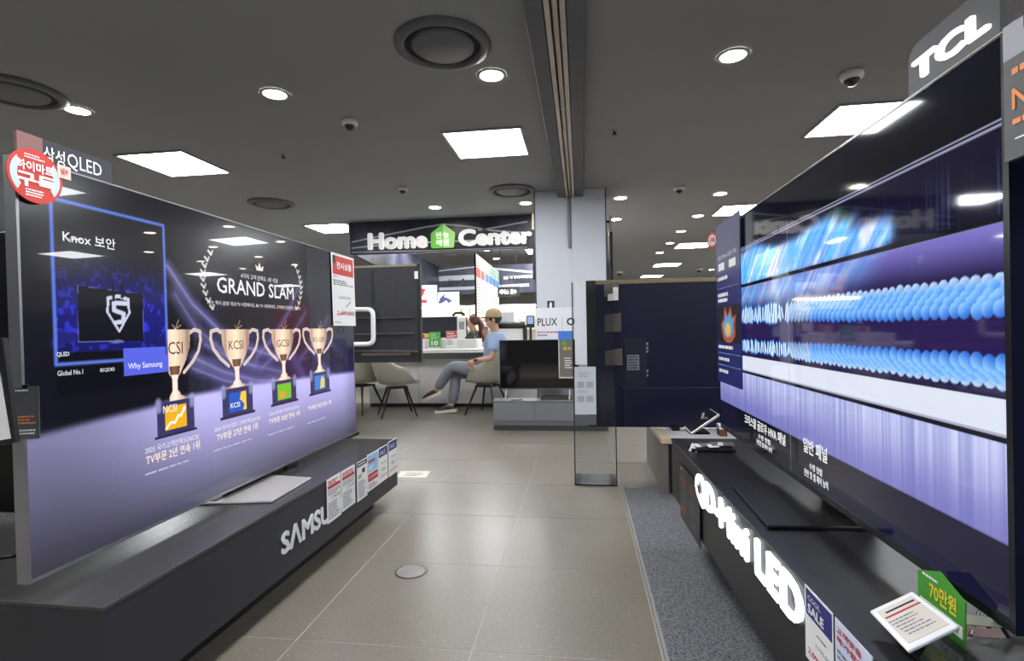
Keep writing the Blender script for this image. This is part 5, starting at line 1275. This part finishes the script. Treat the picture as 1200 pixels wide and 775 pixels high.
# posters and screens standing on the shelf
t, f, w, h = sheet_at('poster', 'white poster with a dark blue laptop on the lit shelf', 'poster', 513, 342, 538, 357.5, SY + .1, mat('poster_pale', (214, 216, 222), .5))
nb = mat('laptop_blue', (58, 66, 104), .4)
obj('laptop_picture', MB().prism(f, [(w*.02, h*.1), (w*.12, h*.55), (w*.36, h*.9), (w*.3, h*.62), (w*.48, h*.52), (w*.68, h*.3), (w*.5, h*.1), (w*.4, h*.34), (w*.18, h*.12)], .0, .002), nb, t); small_print(t, f, w*.6, w*.95, h*.55, h*.65, 1, grey_ink, .001); obj('foot', MB().box(f.o.x, f.o.x + w, SY + .09, SY + .16, z1_ + .001, f.o.z + .002), white_gloss, t)
t, f, w, h = sheet_at('poster', 'pale poster with a red mark, partly behind the grey television seen from behind', 'poster', 488, 334, 512, 357.5, SY + .14, mat('poster_ice', (196, 210, 224), .5))
obj('red_wedge', MB().prism(f, [(w*.05, h*.9), (w*.45, h*.8), (w*.3, h*.45), (w*.05, h*.35)], 0, .002), red_ink, t); band(t, 'red_caption', f, w*.05, w*.5, h*.08, h*.26, red_ink, .002); small_print(t, f, w*.55, w*.95, h*.6, h*.7, 1, grey_ink, .001); obj('foot', MB().box(f.o.x, f.o.x + w, SY + .13, SY + .2, z1_ + .001, f.o.z + .002), white_gloss, t)
t, f, w, h = sheet_at('small_screen', 'small blue lit screen on a post beside the white column', 'screen', 617, 370, 626, 384, 8.5, black_plastic)
obj('display', MB().slab(f, w*.12, w*.88, h*.3, h*.92, 0, .003), mat('blue_display', (20, 20, 26), .3, emit=(150, 180, 220), power=.9), t); obj('post', MB().tube([(f.o.x + w/2, 8.52, .74), (f.o.x + w/2, 8.52, f.o.z)], .02), black_plastic, t); obj('base', MB().box(f.o.x - .1, f.o.x + w + .1, 8.45, 8.7, .001, .74), white_lam, t)
t, f, w, h = sheet_at('hanging_sign', 'black hanging sign with white lettering under the shop sign, left of the column', 'sign', 583.5, 336, 609, 348, 9.6, mat('sign_black', (42, 41, 40), .5))
text(t, 'lettering', f, '서비스 접수', w*.06, w*.86, h*.24, h*.76, .001, white_light, bold=.02)
for k in (.15, .85): obj('hanger', MB().tube([f.p(w*k, h, -.003), f.p(w*k, CEIL - f.o.z, -.003)], .004), dark_metal, t)
for px in (540, 549.5):
    p = frame_y(SY).st(px, 358); o = obj('thin_rod', MB().tube([(p[0], SY + .04, z1_ - .2), (p[0], SY + .04, z1_ + .01)], .008), mat('rod_green', (60, 84, 50), .5), loc=(p[0], SY, z1_ - .2)); tag(o, 'thin dark rod under the lit shelf, %s of two' % ('left' if px == 540 else 'right'), 'rod')

# tall hanging price chart
n0 = at_y(557.2, 297, 7.5); n1 = at_y(584.5, 328, 10.0); n1.z = n0.z
fd = Frame((n0.x, n0.y, 0), (n1.x - n0.x, n1.y - n0.y, 0), (0, 0, 1)); wl = math.hypot(n1.x - n0.x, n1.y - n0.y); zlow = at_y(557.2, 371, 7.5).z
ch_ = thing('price_chart', 'long white hanging price chart with green and blue header under the shop sign', 'price chart', (n0.x, n0.y, zlow))
zt_ = n0.z
obj('board', MB().slab(fd, 0, wl, zlow, zt_, -.015, 0), mat('chart_white', (228, 226, 214), .5), ch_)
for k in range(6):
    m_ = [mat('chart_pale', (220, 214, 200), .5), mat('chart_pale', (220, 214, 200), .5), mat('chart_green', (104, 166, 96), .5), mat('chart_green', (104, 166, 96), .5), mat('chart_teal', (70, 150, 140), .5), mat('chart_green', (104, 166, 96), .5)][k]
    obj('head_cell', MB().slab(fd, wl*(k/6 + .01), wl*((k + 1)/6 - .01), zt_ - .36*(zt_ - zlow)/1.0*.55, zt_ - .02, 0, .001), m_, ch_)
    obj('blue_cell', MB().slab(fd, wl*(k/6 + .01), wl*((k + 1)/6 - .01), zt_ - (zt_ - zlow)*.36, zt_ - (zt_ - zlow)*.21, 0, .001), (mat('chart_red', (200, 70, 60), .5) if k < 2 else mat('chart_blue', (60, 110, 170), .5)), ch_)
    small_print(ch_, fd, wl*(k/6 + .03), wl*((k + 1)/6 - .03), zlow + .04, zt_ - (zt_ - zlow)*.4, 11, grey_ink, .002, .3)
    small_print(ch_, fd, wl*(k/6 + .03), wl*((k + 1)/6 - .03), zt_ - (zt_ - zlow)*.2, zt_ - .03, 4, white_ink if k > 1 else red_ink, .002, .35)
obj('end_edge', MB().slab(fd, -.006, 0, zlow, zt_, -.02, .006), dark_metal, ch_)
for k in (.1, .6, .95): obj('wire', MB().tube([fd.p(wl*k, zt_, -.007), fd.p(wl*k, CEIL, -.007)], .003), dark_metal, ch_)

# ------------------------------------------------------------------ shop sign fascia
FY = 6.72
ffa = frame_y(FY); st = ffa.st
fx0 = st(409, 280)[0]; fx1 = cxl + .1; fz0 = st(500, 295)[1]
navy = bpy.data.materials.new('fascia_graphite'); navy.use_nodes = True; nt = navy.node_tree; b = nt.nodes['Principled BSDF']
tc = nt.nodes.new('ShaderNodeTexCoord'); no = nt.nodes.new('ShaderNodeTexNoise'); no.inputs['Scale'].default_value = 2.2; rp = nt.nodes.new('ShaderNodeValToRGB')
rp.color_ramp.elements[0].color = lin4((34, 34, 46)); rp.color_ramp.elements[1].color = lin4((84, 86, 106)); rp.color_ramp.elements[0].position = .35; rp.color_ramp.elements[1].position = .75
nt.links.new(tc.outputs['Object'], no.inputs['Vector']); nt.links.new(no.outputs['Fac'], rp.inputs[0]); nt.links.new(rp.outputs[0], b.inputs['Base Color']); b.inputs['Roughness'].default_value = .35
fa = thing('shop_sign', 'dark shop sign with white lettering and a green house over the counter', 'shop sign', ((fx0 + fx1)/2, FY, fz0))
obj('front_fascia', MB().box(fx0, fx1, FY, FY + .1, fz0, CEIL - .001), navy, fa)
bx0 = at_y(511, 330, 10.2).x; 
fa2 = thing('inner_fascia', 'dark striped inner fascia behind the shop sign, above the service area', 'fascia', (bx0, 10.2, 1.8))
obj('side_fascia', MB().add([(fx0, FY + .1, fz0), (fx0 + .06, FY + .1, fz0), (bx0 + .06, 10.2, fz0 - .36), (bx0, 10.2, fz0 - .36), (fx0, FY + .1, CEIL - .001), (fx0 + .06, FY + .1, CEIL - .001), (bx0 + .06, 10.2, CEIL - .2), (bx0, 10.2, CEIL - .2)],
    [(3, 2, 1, 0), (4, 5, 6, 7), (0, 1, 5, 4), (1, 2, 6, 5), (2, 3, 7, 6), (3, 0, 4, 7)]), navy, fa2)
zq0, zq1 = at_y(540, 345, 10.2).z, at_y(540, 312, 10.2).z
obj('rear_fascia', MB().box(bx0, .6, 10.2, 10.3, zq0, zq1), navy, fa2)
sw = mat('silver_swoosh', (196, 200, 210), .3, emit=None)
def swoosh(P, w_, fr=ffa, n=.002, nm='silver_stripe'):
    Q = [fr.st(*p) for p in P]; mb = MB()
    for (a, b_), (c, d) in zip(Q, Q[1:]): mb.add([fr.p(a, b_ - w_, n), fr.p(c, d - w_, n), fr.p(c, d + w_, n), fr.p(a, b_ + w_, n)], [(0, 1, 2, 3)])
    obj(nm, mb, sw, fa if fr is ffa else fa2)
swoosh([(412, 284), (440, 278), (470, 272), (500, 266), (520, 263), (545, 265), (575, 270), (600, 272), (620, 273)], .011)
swoosh([(560, 270), (585, 266), (605, 262), (618, 260)], .010)
swoosh([(412, 291), (440, 288), (480, 285), (530, 283), (580, 281), (618, 280)], .010)
swoosh([(412, 296), (450, 295), (500, 294), (618, 290)], .006)
fr10 = frame_y(10.2)
swoosh([(512, 327), (530, 326), (556, 325)], .05, fr10); swoosh([(556, 313), (590, 316), (624, 319)], .02, fr10); swoosh([(512, 339), (545, 338), (620, 334)], .03, fr10); swoosh([(590, 326), (605, 325), (624, 324)], .03, fr10)
swoosh([(512, 318), (530, 316), (556, 313)], .012, fr10)
text_px(fa2, 'rear_lettering', fr10, 'Home Center', (526, 336), (556, 335), 9, .004, ink, bold=.03)
text_px(fa2, 'rear_lettering', fr10, 'Home', (596, 331), (622, 331), 7, .004, ink, bold=.03)
edge_p = Frame((fx0, FY, 0), (0, -1, 0), (0, 0, 1))
obj('corner_edge', MB().box(fx0 - .008, fx0 + .012, FY - .004, FY + .1, fz0 - .01, CEIL - .002), mat('pale_edge', (176, 182, 196), .35), fa)
obj('bottom_edge', MB().box(fx0, fx1, FY - .003, FY, fz0 - .008, fz0 + .006), mat('dark_edge_strip', (60, 60, 66), .4), fa)
let_m = mat('lit_sign_letter', (246, 246, 246), .4, emit=(255, 255, 255), power=.4)
def word(s, x0, x1, yb0, yt0, cap):
    a0, b0 = st(x0, yb0); a1, _ = st(x1, yb0); _, b1 = st(x0, yt0)
    letters(fa, ffa, s, a0, a1, b0, b1, .01, let_m, .035, bold=.045, cap=cap)
word('Home', 432.5, 502, 293.5, 274, 'H')
word('Center', 538, 624, 289.5, 269.5, 'C')
house = [st(506, 291.5), st(532.5, 290.5), st(534, 273), st(520, 263), st(505.8, 274)]
# rounded house outline
def roundpoly(P, r, n=5):
    out = []
    for i in range(len(P)):
        a, b_, c = Vector(P[i - 1]), Vector(P[i]), Vector(P[(i + 1) % len(P)]); d1 = (a - b_).normalized()*r; d2 = (c - b_).normalized()*r
        for t_ in np.linspace(0, 1, n): out.append(tuple(b_ + d1*(1 - t_)**2 + d2*t_**2))
    return out
obj('green_house', MB().prism(ffa, roundpoly(house, .025), .004, .04), mat('house_green', (120, 204, 84), .4, emit=(120, 204, 84), power=.35), fa)
obj('house_light_half', MB().prism(ffa, roundpoly([(p[0] if p[0] > house[3][0] else house[3][0], p[1]) for p in house[:4]] , .015), .04, .0405), mat('house_pale_green', (170, 226, 140), .4, emit=(170, 226, 140), power=.35), fa)
for s_, x0, x1, y0, y1 in (('만', 512, 519, 280.5, 272.5), ('능', 520, 527, 280, 272), ('해', 512, 519, 289, 281.5), ('결', 520, 527, 288.5, 281)):
    a0, b0 = st(x0, y0); a1, b1 = st(x1, y1); text(fa, 'house_lettering', ffa, s_, a0, a1, b0, b1, .041, let_m, depth=.003, bold=.03)

# ------------------------------------------------------------------ tub chairs
ch_m = mat('beige_shell', (170, 166, 152), .55, var=.04)
leg_m = mat('black_chair_leg', (22, 22, 24), .4)
def tub_chair():
    t = thing('tub_chair', '', 'chair', (0, 0, 0), 'beige tub chairs at the counter')
    mb = MB(); nA, nR = 40, 14; P = []; fs = []
    for i in range(nA):
        a = 2*math.pi*i/nA                        # 0 = front (+x)
        back = .5 - .5*math.cos(a)                # 0 front, 1 back
        top = .40 + .05*sstep(.02, .25, back)*1.0 + .17*sstep(.1, .4, back) + .22*sstep(.45, .95, back)
        for k in range(nR + 1):
            u = k/nR
            if u < .5:
                r = .19*(u/.5); z = .40 - .012*math.cos(u/.5*math.pi/2)
                x, y = r*math.cos(a)*1.02, r*math.sin(a)
            else:
                v = (u - .5)/.5; flare = .075*v**.7 + .015*v
                r = .19 + flare; z = .40 + (top - .40)*v**1.6
                x, y = r*math.cos(a)*1.02 - .05*v*back, r*math.sin(a)
            P.append((x, y, z))
    for i in range(nA):
        j = (i + 1) % nA
        for k in range(nR): fs.append((i*(nR + 1) + k, j*(nR + 1) + k, j*(nR + 1) + k + 1, i*(nR + 1) + k + 1))
    mb.add(P, fs); o = obj('shell', mb, ch_m, t, smooth=True); s = o.modifiers.new('solid', 'SOLIDIFY'); s.thickness = .028; s.offset = -1
    obj('seat_cushion', MB().ball((.0, 0, .408), .165, 24, 8, (1, 1, .14)), ch_m, t, smooth=True)
    obj('seat_frame', MB().box(-.12, .12, -.12, .12, .345, .364), leg_m, t)
    for sx in (-1, 1):
        for sy in (-1, 1): obj('leg', MB().tube([(sx*.10, sy*.10, .36), (sx*.215, sy*.205, .0)], [.016, .009], 8), leg_m, t)
    return t
ch0 = tub_chair()
ch0.location = (-2.30, 6.27, 0); ch0.rotation_euler.z = math.radians(28); ch0['label'] = 'empty beige tub chair in front of the counter, below the hanging grey television'; ROOTLOC[ch0.name] = Vector(ch0.location)
place_copy(ch0, (-2.86, 6.5, 0), math.radians(70), 'beige tub chair half hidden by the left television edge')
place_copy(ch0, (-1.17, 6.42, 0), math.radians(160), 'beige tub chair in which the man in the cap sits')

# grey panelled partition in the next aisle, seen mirrored in the left television
pw_ = thing('partition', 'grey panelled partition with one red panel, mirrored in the left television', 'partition', (3.6, 8.0, 0))
for k in range(8):
    xa = 1.55 + k*.62; obj('panel', MB().box(xa + .004, xa + .616, 8.0, 8.06, .01, 1.66), mat('partition_red', (190, 62, 54), .5) if k == 0 else mat('partition_grey', (128, 124, 118), .5), pw_, bevel=.004)
obj('foot_rail', MB().box(1.55, 6.5, 7.96, 8.1, .001, .01), dark_metal, pw_)

# ------------------------------------------------------------------ people
skin_m = mat('skin', (206, 158, 132), .55, var=.05)
def skinned(name, joints, edges, m, parent, root=0, sub=2, flat=None):
    """joints: (x, y, z, radius) ; one continuous skin surface"""
    L = loc_of(parent); me = bpy.data.meshes.new(name)
    me.from_pydata([(j[0] - L.x, j[1] - L.y, j[2] - L.z) for j in joints], edges, [])
    o = bpy.data.objects.new(name, me); C.objects.link(o); o.parent = parent
    sk = o.modifiers.new('skin', 'SKIN'); sk.use_smooth_shade = True
    lay = me.skin_vertices[0] if me.skin_vertices else None
    if lay is None:
        bpy.context.view_layer.objects.active = o
        lay = me.attributes and me.skin_vertices[0]
    for i, j in enumerate(joints):
        r = j[3]; lay.data[i].radius = (r, j[4] if len(j) > 4 else r); lay.data[i].use_root = (i == root)
    ss = o.modifiers.new('smooth', 'SUBSURF'); ss.levels = sub; ss.render_levels = sub
    me.materials.append(m)
    return o
def chain(n0, n): return [(i, i + 1) for i in range(n0, n0 + n - 1)]

# man in the cap: seated on the third tub chair, facing left, one leg over the other
mx, my = -1.17, 6.42
mp = thing('person', 'man in tan cap, light blue shirt and grey trousers sitting cross legged at the counter', 'person', (mx, my, 0))
hipL, hipR = (mx - .02, my - .09, .50), (mx - .02, my + .09, .50)
kneeL, ankL, toeL = (mx - .45, my - .035, .60), (mx - .67, my + .01, .30), (mx - .80, my + .02, .245)
kneeR, ankR, toeR = (mx - .42, my + .09, .50), (mx - .475, my + .05, .10), (mx - .62, my + .05, .045)
lx = mx; mx = mx + .10        # the upper body leans back
pel, chest, neck, head = (lx + .02, my, .52), (mx + .03, my, .86), (mx + .01, my, 1.03), (mx - .045, my, 1.16)
shL, shR = (mx + .04, my - .19, .955), (mx + .03, my + .19, .955)
elL, wrL, haL = (mx - .0, my - .27, .71), (mx - .20, my - .25, .69), (mx - .255, my - .245, .655)
elR, wrR, haR = (mx - .15, my + .20, .74), (mx - .135, my + .11, .92), (mx - .125, my + .075, 1.0)
J = [pel + (.12, .14), (mx + .02, my, .68, .115, .15), chest + (.105, .15), (mx + .02, my, .97, .07, .09), neck + (.052,), (mx - .02, my, 1.10, .06), 
     (mx - .03, my, 1.13, .078), (mx - .03, my, 1.185, .088), (mx - .025, my, 1.235, .07),
     shL + (.06,), ((shL[0] + elL[0])/2, (shL[1] + elL[1])/2, (shL[2] + elL[2])/2, .047), elL + (.04,), ((elL[0] + wrL[0])/2, (elL[1] + wrL[1])/2, .695, .036), wrL + (.026,), haL + (.033, .02),
     shR + (.06,), ((shR[0] + elR[0])/2, (shR[1] + elR[1])/2, (shR[2] + elR[2])/2, .047), elR + (.04,), ((elR[0] + wrR[0])/2, (elR[1] + wrR[1])/2, (elR[2] + wrR[2])/2, .035), wrR + (.026,), haR + (.033, .022),
     hipL + (.09,), (lx - .24, my - .07, .575, .078), kneeL + (.058,), ((kneeL[0] + ankL[0])/2 - .0, (kneeL[1] + ankL[1])/2, (kneeL[2] + ankL[2])/2, .05), ankL + (.034,), toeL + (.03,),
     hipR + (.09,), (lx - .22, my + .09, .51, .078), kneeR + (.058,), ((kneeR[0] + ankR[0])/2, (kneeR[1] + ankR[1])/2, .30, .05), ankR + (.034,), toeR + (.03,)]
E_ = [(0, 1), (1, 2), (2, 3), (3, 4), (4, 5), (5, 6), (6, 7), (7, 8), (2, 9), (9, 10), (10, 11), (11, 12), (12, 13), (13, 14), (2, 15), (15, 16), (16, 17), (17, 18), (18, 19), (19, 20),
      (0, 21), (21, 22), (22, 23), (23, 24), (24, 25), (25, 26), (0, 27), (27, 28), (28, 29), (29, 30), (30, 31), (31, 32)]
# fingers and thumb of both hands
def hand(J, E_, w, h, d, side, curl, k0):
    """w wrist index, h palm centre, d finger direction, side across the palm, curl bend direction"""
    d, side, curl = Vector(d).normalized(), Vector(side).normalized(), Vector(curl).normalized(); c = Vector(h)
    for i, ln in enumerate((.062, .07, .066, .052)):
        off = side*(.027 - .018*i); p = c + off + d*.012; a = p + d*.03 + curl*.004; b_ = a + d*ln*.4 + curl*ln*.3; e = b_ + d*ln*.12 + curl*ln*.4
        n = len(J); J += [tuple(a) + (.0095,), tuple(b_) + (.0088,), tuple(e) + (.0075,)]; E_ += [(k0, n), (n, n + 1), (n + 1, n + 2)]
    p = c + side*.035 - d*.01; n = len(J); q_ = p + side*.018 + d*.022 + curl*.012; J += [tuple(p) + (.012,), tuple(q_) + (.010,), tuple(q_ + d*.025 + curl*.012) + (.0085,)]; E_ += [(k0, n), (n, n + 1), (n + 1, n + 2)]
hand(J, E_, 13, haL, (-.3, 0, -1), (-.9, 0, .3), (.9, .2, -.3), 14)
hand(J, E_, 19, haR, (-.1, -.1, 1), (-.6, -.8, 0), (.4, -.7, .4), 20)
# nose and ear belong to the head surface
n = len(J); J += [(mx - .105, my, 1.165, .016), (mx - .131, my, 1.15, .011)]; E_ += [(7, n), (n, n + 1)]
n = len(J); J += [(mx - .085, my, 1.095, .03)]; E_ += [(6, n)]
body = skinned('body', J, E_, skin_m, mp)
for sg in (-1, 1):
    obj('ear', MB().ball((mx + .0, my + sg*.088, 1.165), .028, 12, 8, (.7, .35, 1.1)), skin_m, mp, smooth=True)
    obj('eye', MB().ball((mx - .108, my + sg*.033, 1.185), .011, 10, 6), mat('eye_dark', (40, 28, 24), .3), mp, smooth=True)
    obj('eyebrow', MB().tube([(mx - .112, my + sg*.018, 1.203), (mx - .112, my + sg*.045, 1.205)], .005, 6), mat('dark_hair', (52, 44, 42), .7), mp)
obj('mouth', MB().tube([(mx - .104, my - .022, 1.112), (mx - .114, my, 1.114), (mx - .104, my + .022, 1.112)], .0055, 6), mat('lip', (160, 96, 88), .5), mp)
# hair under the cap, at the side and the nape
obj('hair', MB().ball((mx + .0, my, 1.20), .094, 20, 12, (.98, .98, .86)), mat('dark_hair', (52, 44, 42), .7), mp, smooth=True)
cap_m = mat('tan_cap_cloth', (196, 176, 140), .8, bump=.1)
mb = MB(); mb.lathe([(.099, 1.205), (.103, 1.225), (.1, 1.26), (.082, 1.295), (.045, 1.315), (.0005, 1.32)], 28, (mx - .012, my, 0))
cp = obj('cap', mb, cap_m, mp, smooth=True)
mb = MB(); P = []; n_ = 16
for i in range(n_ + 1):
    a = math.radians(112 + 136*i/n_)
    for r, z in ((.098, 1.222), (.098 + .085*math.sin(math.pi*i/n_)**.6, 1.212 - .012*math.sin(math.pi*i/n_))):
        P.append((mx - .012 + r*math.cos(a), my + r*math.sin(a)*.95, z))
mb.add(P, [(2*i, 2*i + 1, 2*i + 3, 2*i + 2) for i in range(n_)]); br_ = obj('cap_brim', mb, mat('tan_brim', (150, 138, 110), .8), mp, smooth=True); s = br_.modifiers.new('solid', 'SOLIDIFY'); s.thickness = .006
shirt = mat('light_blue_shirt', (160, 186, 224), .75, var=.12, scale=60, bump=.15)
g = lambda t, k: t[:3] + tuple(v + k for v in t[3:])
S_ = [g(J[0], .012), g(J[1], .028), g(J[2], .036), (mx + .02, my, .985, .085, .12), (mx + .012, my, 1.035, .062), g(J[9], .034), g(J[10], .03), (elL[0] + .008, elL[1], elL[2] + .07, .064), g(J[15], .034), g(J[16], .03), (shR[0]*.2 + elR[0]*.8, shR[1]*.2 + elR[1]*.8, shR[2]*.2 + elR[2]*.8, .06)]
skinned('shirt', S_, [(0, 1), (1, 2), (2, 3), (3, 4), (2, 5), (5, 6), (6, 7), (2, 8), (8, 9), (9, 10)], shirt, mp)
trou = mat('grey_trousers', (128, 132, 142), .8, var=.1, scale=40, bump=.2)
T_ = [g(J[0], .006), g(J[21], .012), g(J[22], .016), g(J[23], .02), g(J[24], .024), (ankL[0] + .01, ankL[1], ankL[2] + .012, .058), g(J[27], .012), g(J[28], .016), g(J[29], .02), g(J[30], .022), (ankR[0], ankR[1], ankR[2] + .008, .058)]
skinned('trousers', T_, [(0, 1), (1, 2), (2, 3), (3, 4), (4, 5), (0, 6), (6, 7), (7, 8), (8, 9), (9, 10)], trou, mp)
shoe = mat('dark_brown_shoe', (70, 62, 56), .7); sole = mat('white_sole', (226, 222, 212), .6)
def shoe_at(ank, toe, nm):
    a, t_ = Vector(ank), Vector(toe); d = (t_ - a); d.z = d.z; d.normalize()
    up = Vector((0, 1, 0)).cross(d); up = up if up.z > 0 else -up
    heel = a - up*.055 - d*.045; tip = heel + d*.285
    o = skinned('shoe', [tuple(heel + d*.03 + up*.045) + (.045, .042), tuple(heel + d*.11 + up*.04) + (.046, .042), tuple(heel + d*.2 + up*.028) + (.046, .032), tuple(heel + d*.262 + up*.022) + (.034, .022)], chain(0, 4), shoe, mp)
    fr = Frame(heel - up*.012, d, Vector((0, 1, 0))); 
    pl = [(-.012, -.036), (.06, -.04), (.19, -.05), (.27, -.036), (.295, 0), (.27, .036), (.19, .05), (.06, .04), (-.012, .036)]
    obj('sole', MB().prism(fr, pl, -.008, .030) if fr.N.z > 0 else MB().prism(fr, pl, -.030, .008), sole, o, bevel=.006)
shoe_at((ankL[0], ankL[1], ankL[2]), toeL, 'l'); shoe_at((ankR[0], ankR[1], ankR[2] - .012), (toeR[0], toeR[1], .075), 'r')
obj('watch', MB().lathe([(.03, -.01), (.034, -.006), (.034, .006), (.03, .01)], 16, (wrL[0] + .01, wrL[1], wrL[2])), dark_metal, mp)

# woman behind the counter
wx, wy = at_y(551.5, 385, 7.95).x, 7.95
hz = at_y(549, 377, wy).z
wp = thing('person', 'woman with tied back brown hair and a dark top working behind the counter', 'person', (wx, wy, 0))
wx += .03
J = [(wx + .02, wy, .50, .12, .14), (wx + .04, wy, .72, .1, .12), (wx + .03, wy, hz - .30, .1, .13), (wx + .02, wy, hz - .17, .05), (wx - .0, wy, hz - .11, .046), (wx - .02, wy, hz - .05, .068), (wx - .01, wy, hz + .01, .082), (wx - .0, wy, hz + .06, .066),
     (wx + .03, wy - .16, hz - .23, .055), (wx - .02, wy - .2, hz - .42, .042), (wx - .2, wy - .16, hz - .42, .034), (wx - .3, wy - .1, hz - .40, .026), (wx - .35, wy - .08, hz - .40, .03, .02),
     (wx + .03, wy + .16, hz - .23, .055), (wx - .02, wy + .2, hz - .42, .042), (wx - .2, wy + .14, hz - .42, .034), (wx - .3, wy + .1, hz - .40, .026), (wx - .35, wy + .08, hz - .40, .03, .02),
     (wx - .03, wy - .09, .48, .085), (wx - .42, wy - .09, .46, .06), (wx - .42, wy - .09, .08, .04), (wx - .54, wy - .09, .04, .03), (wx - .03, wy + .09, .48, .085), (wx - .42, wy + .09, .46, .06), (wx - .42, wy + .09, .08, .04), (wx - .54, wy + .09, .04, .03)]
E_ = [(0, 1), (1, 2), (2, 3), (3, 4), (4, 5), (5, 6), (6, 7), (2, 8), (8, 9), (9, 10), (10, 11), (11, 12), (2, 13), (13, 14), (14, 15), (15, 16), (16, 17), (0, 18), (18, 19), (19, 20), (20, 21), (0, 22), (22, 23), (23, 24), (24, 25)]
hand(J, E_, 11, J[12][:3], (-1, .1, 0), (0, 1, 0), (0, 0, -1), 12); hand(J, E_, 16, J[17][:3], (-1, -.1, 0), (0, -1, 0), (0, 0, -1), 17)
n = len(J); J += [(wx - .085, wy, hz - .01, .015), (wx - .105, wy, hz - .022, .01)]; E_ += [(6, n), (n, n + 1)]
skinned('body', J, E_, skin_m, wp)
for sg in (-1, 1):
    obj('eye', MB().ball((wx - .086, wy + sg*.03, hz + .012), .01, 10, 6), mat('eye_dark', (40, 28, 24), .3), wp, smooth=True)
obj('mouth', MB().tube([(wx - .078, wy - .018, hz - .062), (wx - .086, wy, hz - .06), (wx - .078, wy + .018, hz - .062)], .005, 6), mat('lip', (160, 96, 88), .5), wp)
hr = mat('brown_hair', (84, 50, 42), .6)
obj('hair', MB().ball((wx + .034, wy, hz + .03), .093, 20, 12, (.95, 1.0, 1.0)).tube([(wx + .1, wy, hz + .02), (wx + .14, wy, hz - .06), (wx + .15, wy, hz - .2), (wx + .16, wy, hz - .32)], [.035, .05, .045, .012], 10), hr, wp, smooth=True)
top_ = mat('dark_top', (56, 56, 58), .8)
S_ = [g(J[0], .02), g(J[1], .025), g(J[2], .034), (wx + .015, wy, hz - .15, .062), g(J[8], .034), g(J[9], .022), g(J[10], .02), g(J[13], .034), g(J[14], .022), g(J[15], .02)]
skinned('top', S_, [(0, 1), (1, 2), (2, 3), (2, 4), (4, 5), (5, 6), (2, 7), (7, 8), (8, 9)], top_, wp)
T_ = [g(J[0], .012), g(J[18], .012), g(J[19], .016), (wx - .42, wy - .09, .14, .055), g(J[22], .012), g(J[23], .016), (wx - .42, wy + .09, .14, .055)]
skinned('trousers', T_, [(0, 1), (1, 2), (2, 3), (0, 4), (4, 5), (5, 6)], mat('black_trousers', (34, 34, 38), .8), wp)
stl = thing('stool', 'dark stool on which the woman behind the counter sits', 'stool', (wx, wy, 0))
obj('seat', MB().lathe([(.001, .38), (.18, .385), (.19, .365), (.18, .345), (.001, .34)], 24, (wx + .02, wy, 0)), black_plastic, stl, smooth=True)
obj('pillar', MB().tube([(wx + .02, wy, .02), (wx + .02, wy, .345)], .03), dark_metal, stl); obj('base', MB().lathe([(.001, .03), (.2, .02), (.2, .001)], 24, (wx + .02, wy, 0)), dark_metal, stl)

# ------------------------------------------------------------------ floor details
p = at_z(482, 670, 0)
fcv = thing('floor_outlet_cover', 'round metal floor outlet cover in the aisle', 'floor cover', (p.x, p.y, 0))
obj('rim', MB().lathe([(.058, .0005), (.068, .0005), (.070, .003), (.060, .004), (.057, .002)], 40, (p.x, p.y, 0)), mat('worn_rim', (130, 128, 124), .35, .6), fcv, smooth=True)
obj('plate', MB().lathe([(.0005, .0025), (.0575, .0025), (.0575, .0005)], 40, (p.x, p.y, 0)), mat('worn_steel', (148, 146, 142), .4, .5, var=.2, scale=40, bump=.2), fcv)
fz0_ = frame_z(0.0006)
P = [at_z(*q_, 0) for q_ in ((470, 552.5), (504.5, 552.5), (499.5, 560), (465, 559.5))]
o = thing('floor_sticker', 'white notice sticker on the floor at the far end of the left bench', 'sticker', P[0])
obj('sheet', MB().prism(fz0_, [(P[3].x, P[3].y), (P[2].x, P[2].y), (P[1].x, P[1].y), (P[0].x, P[0].y)], 0, .0008), mat('sticker_sheet', (206, 204, 190), .5), o)
stuff(obj('small_print', print_lines(MB(), fz0_, P[3].x + .04, P[2].x - .02, P[3].y + .03, P[3].y + .12, 3, .0012, .4), ink, o))
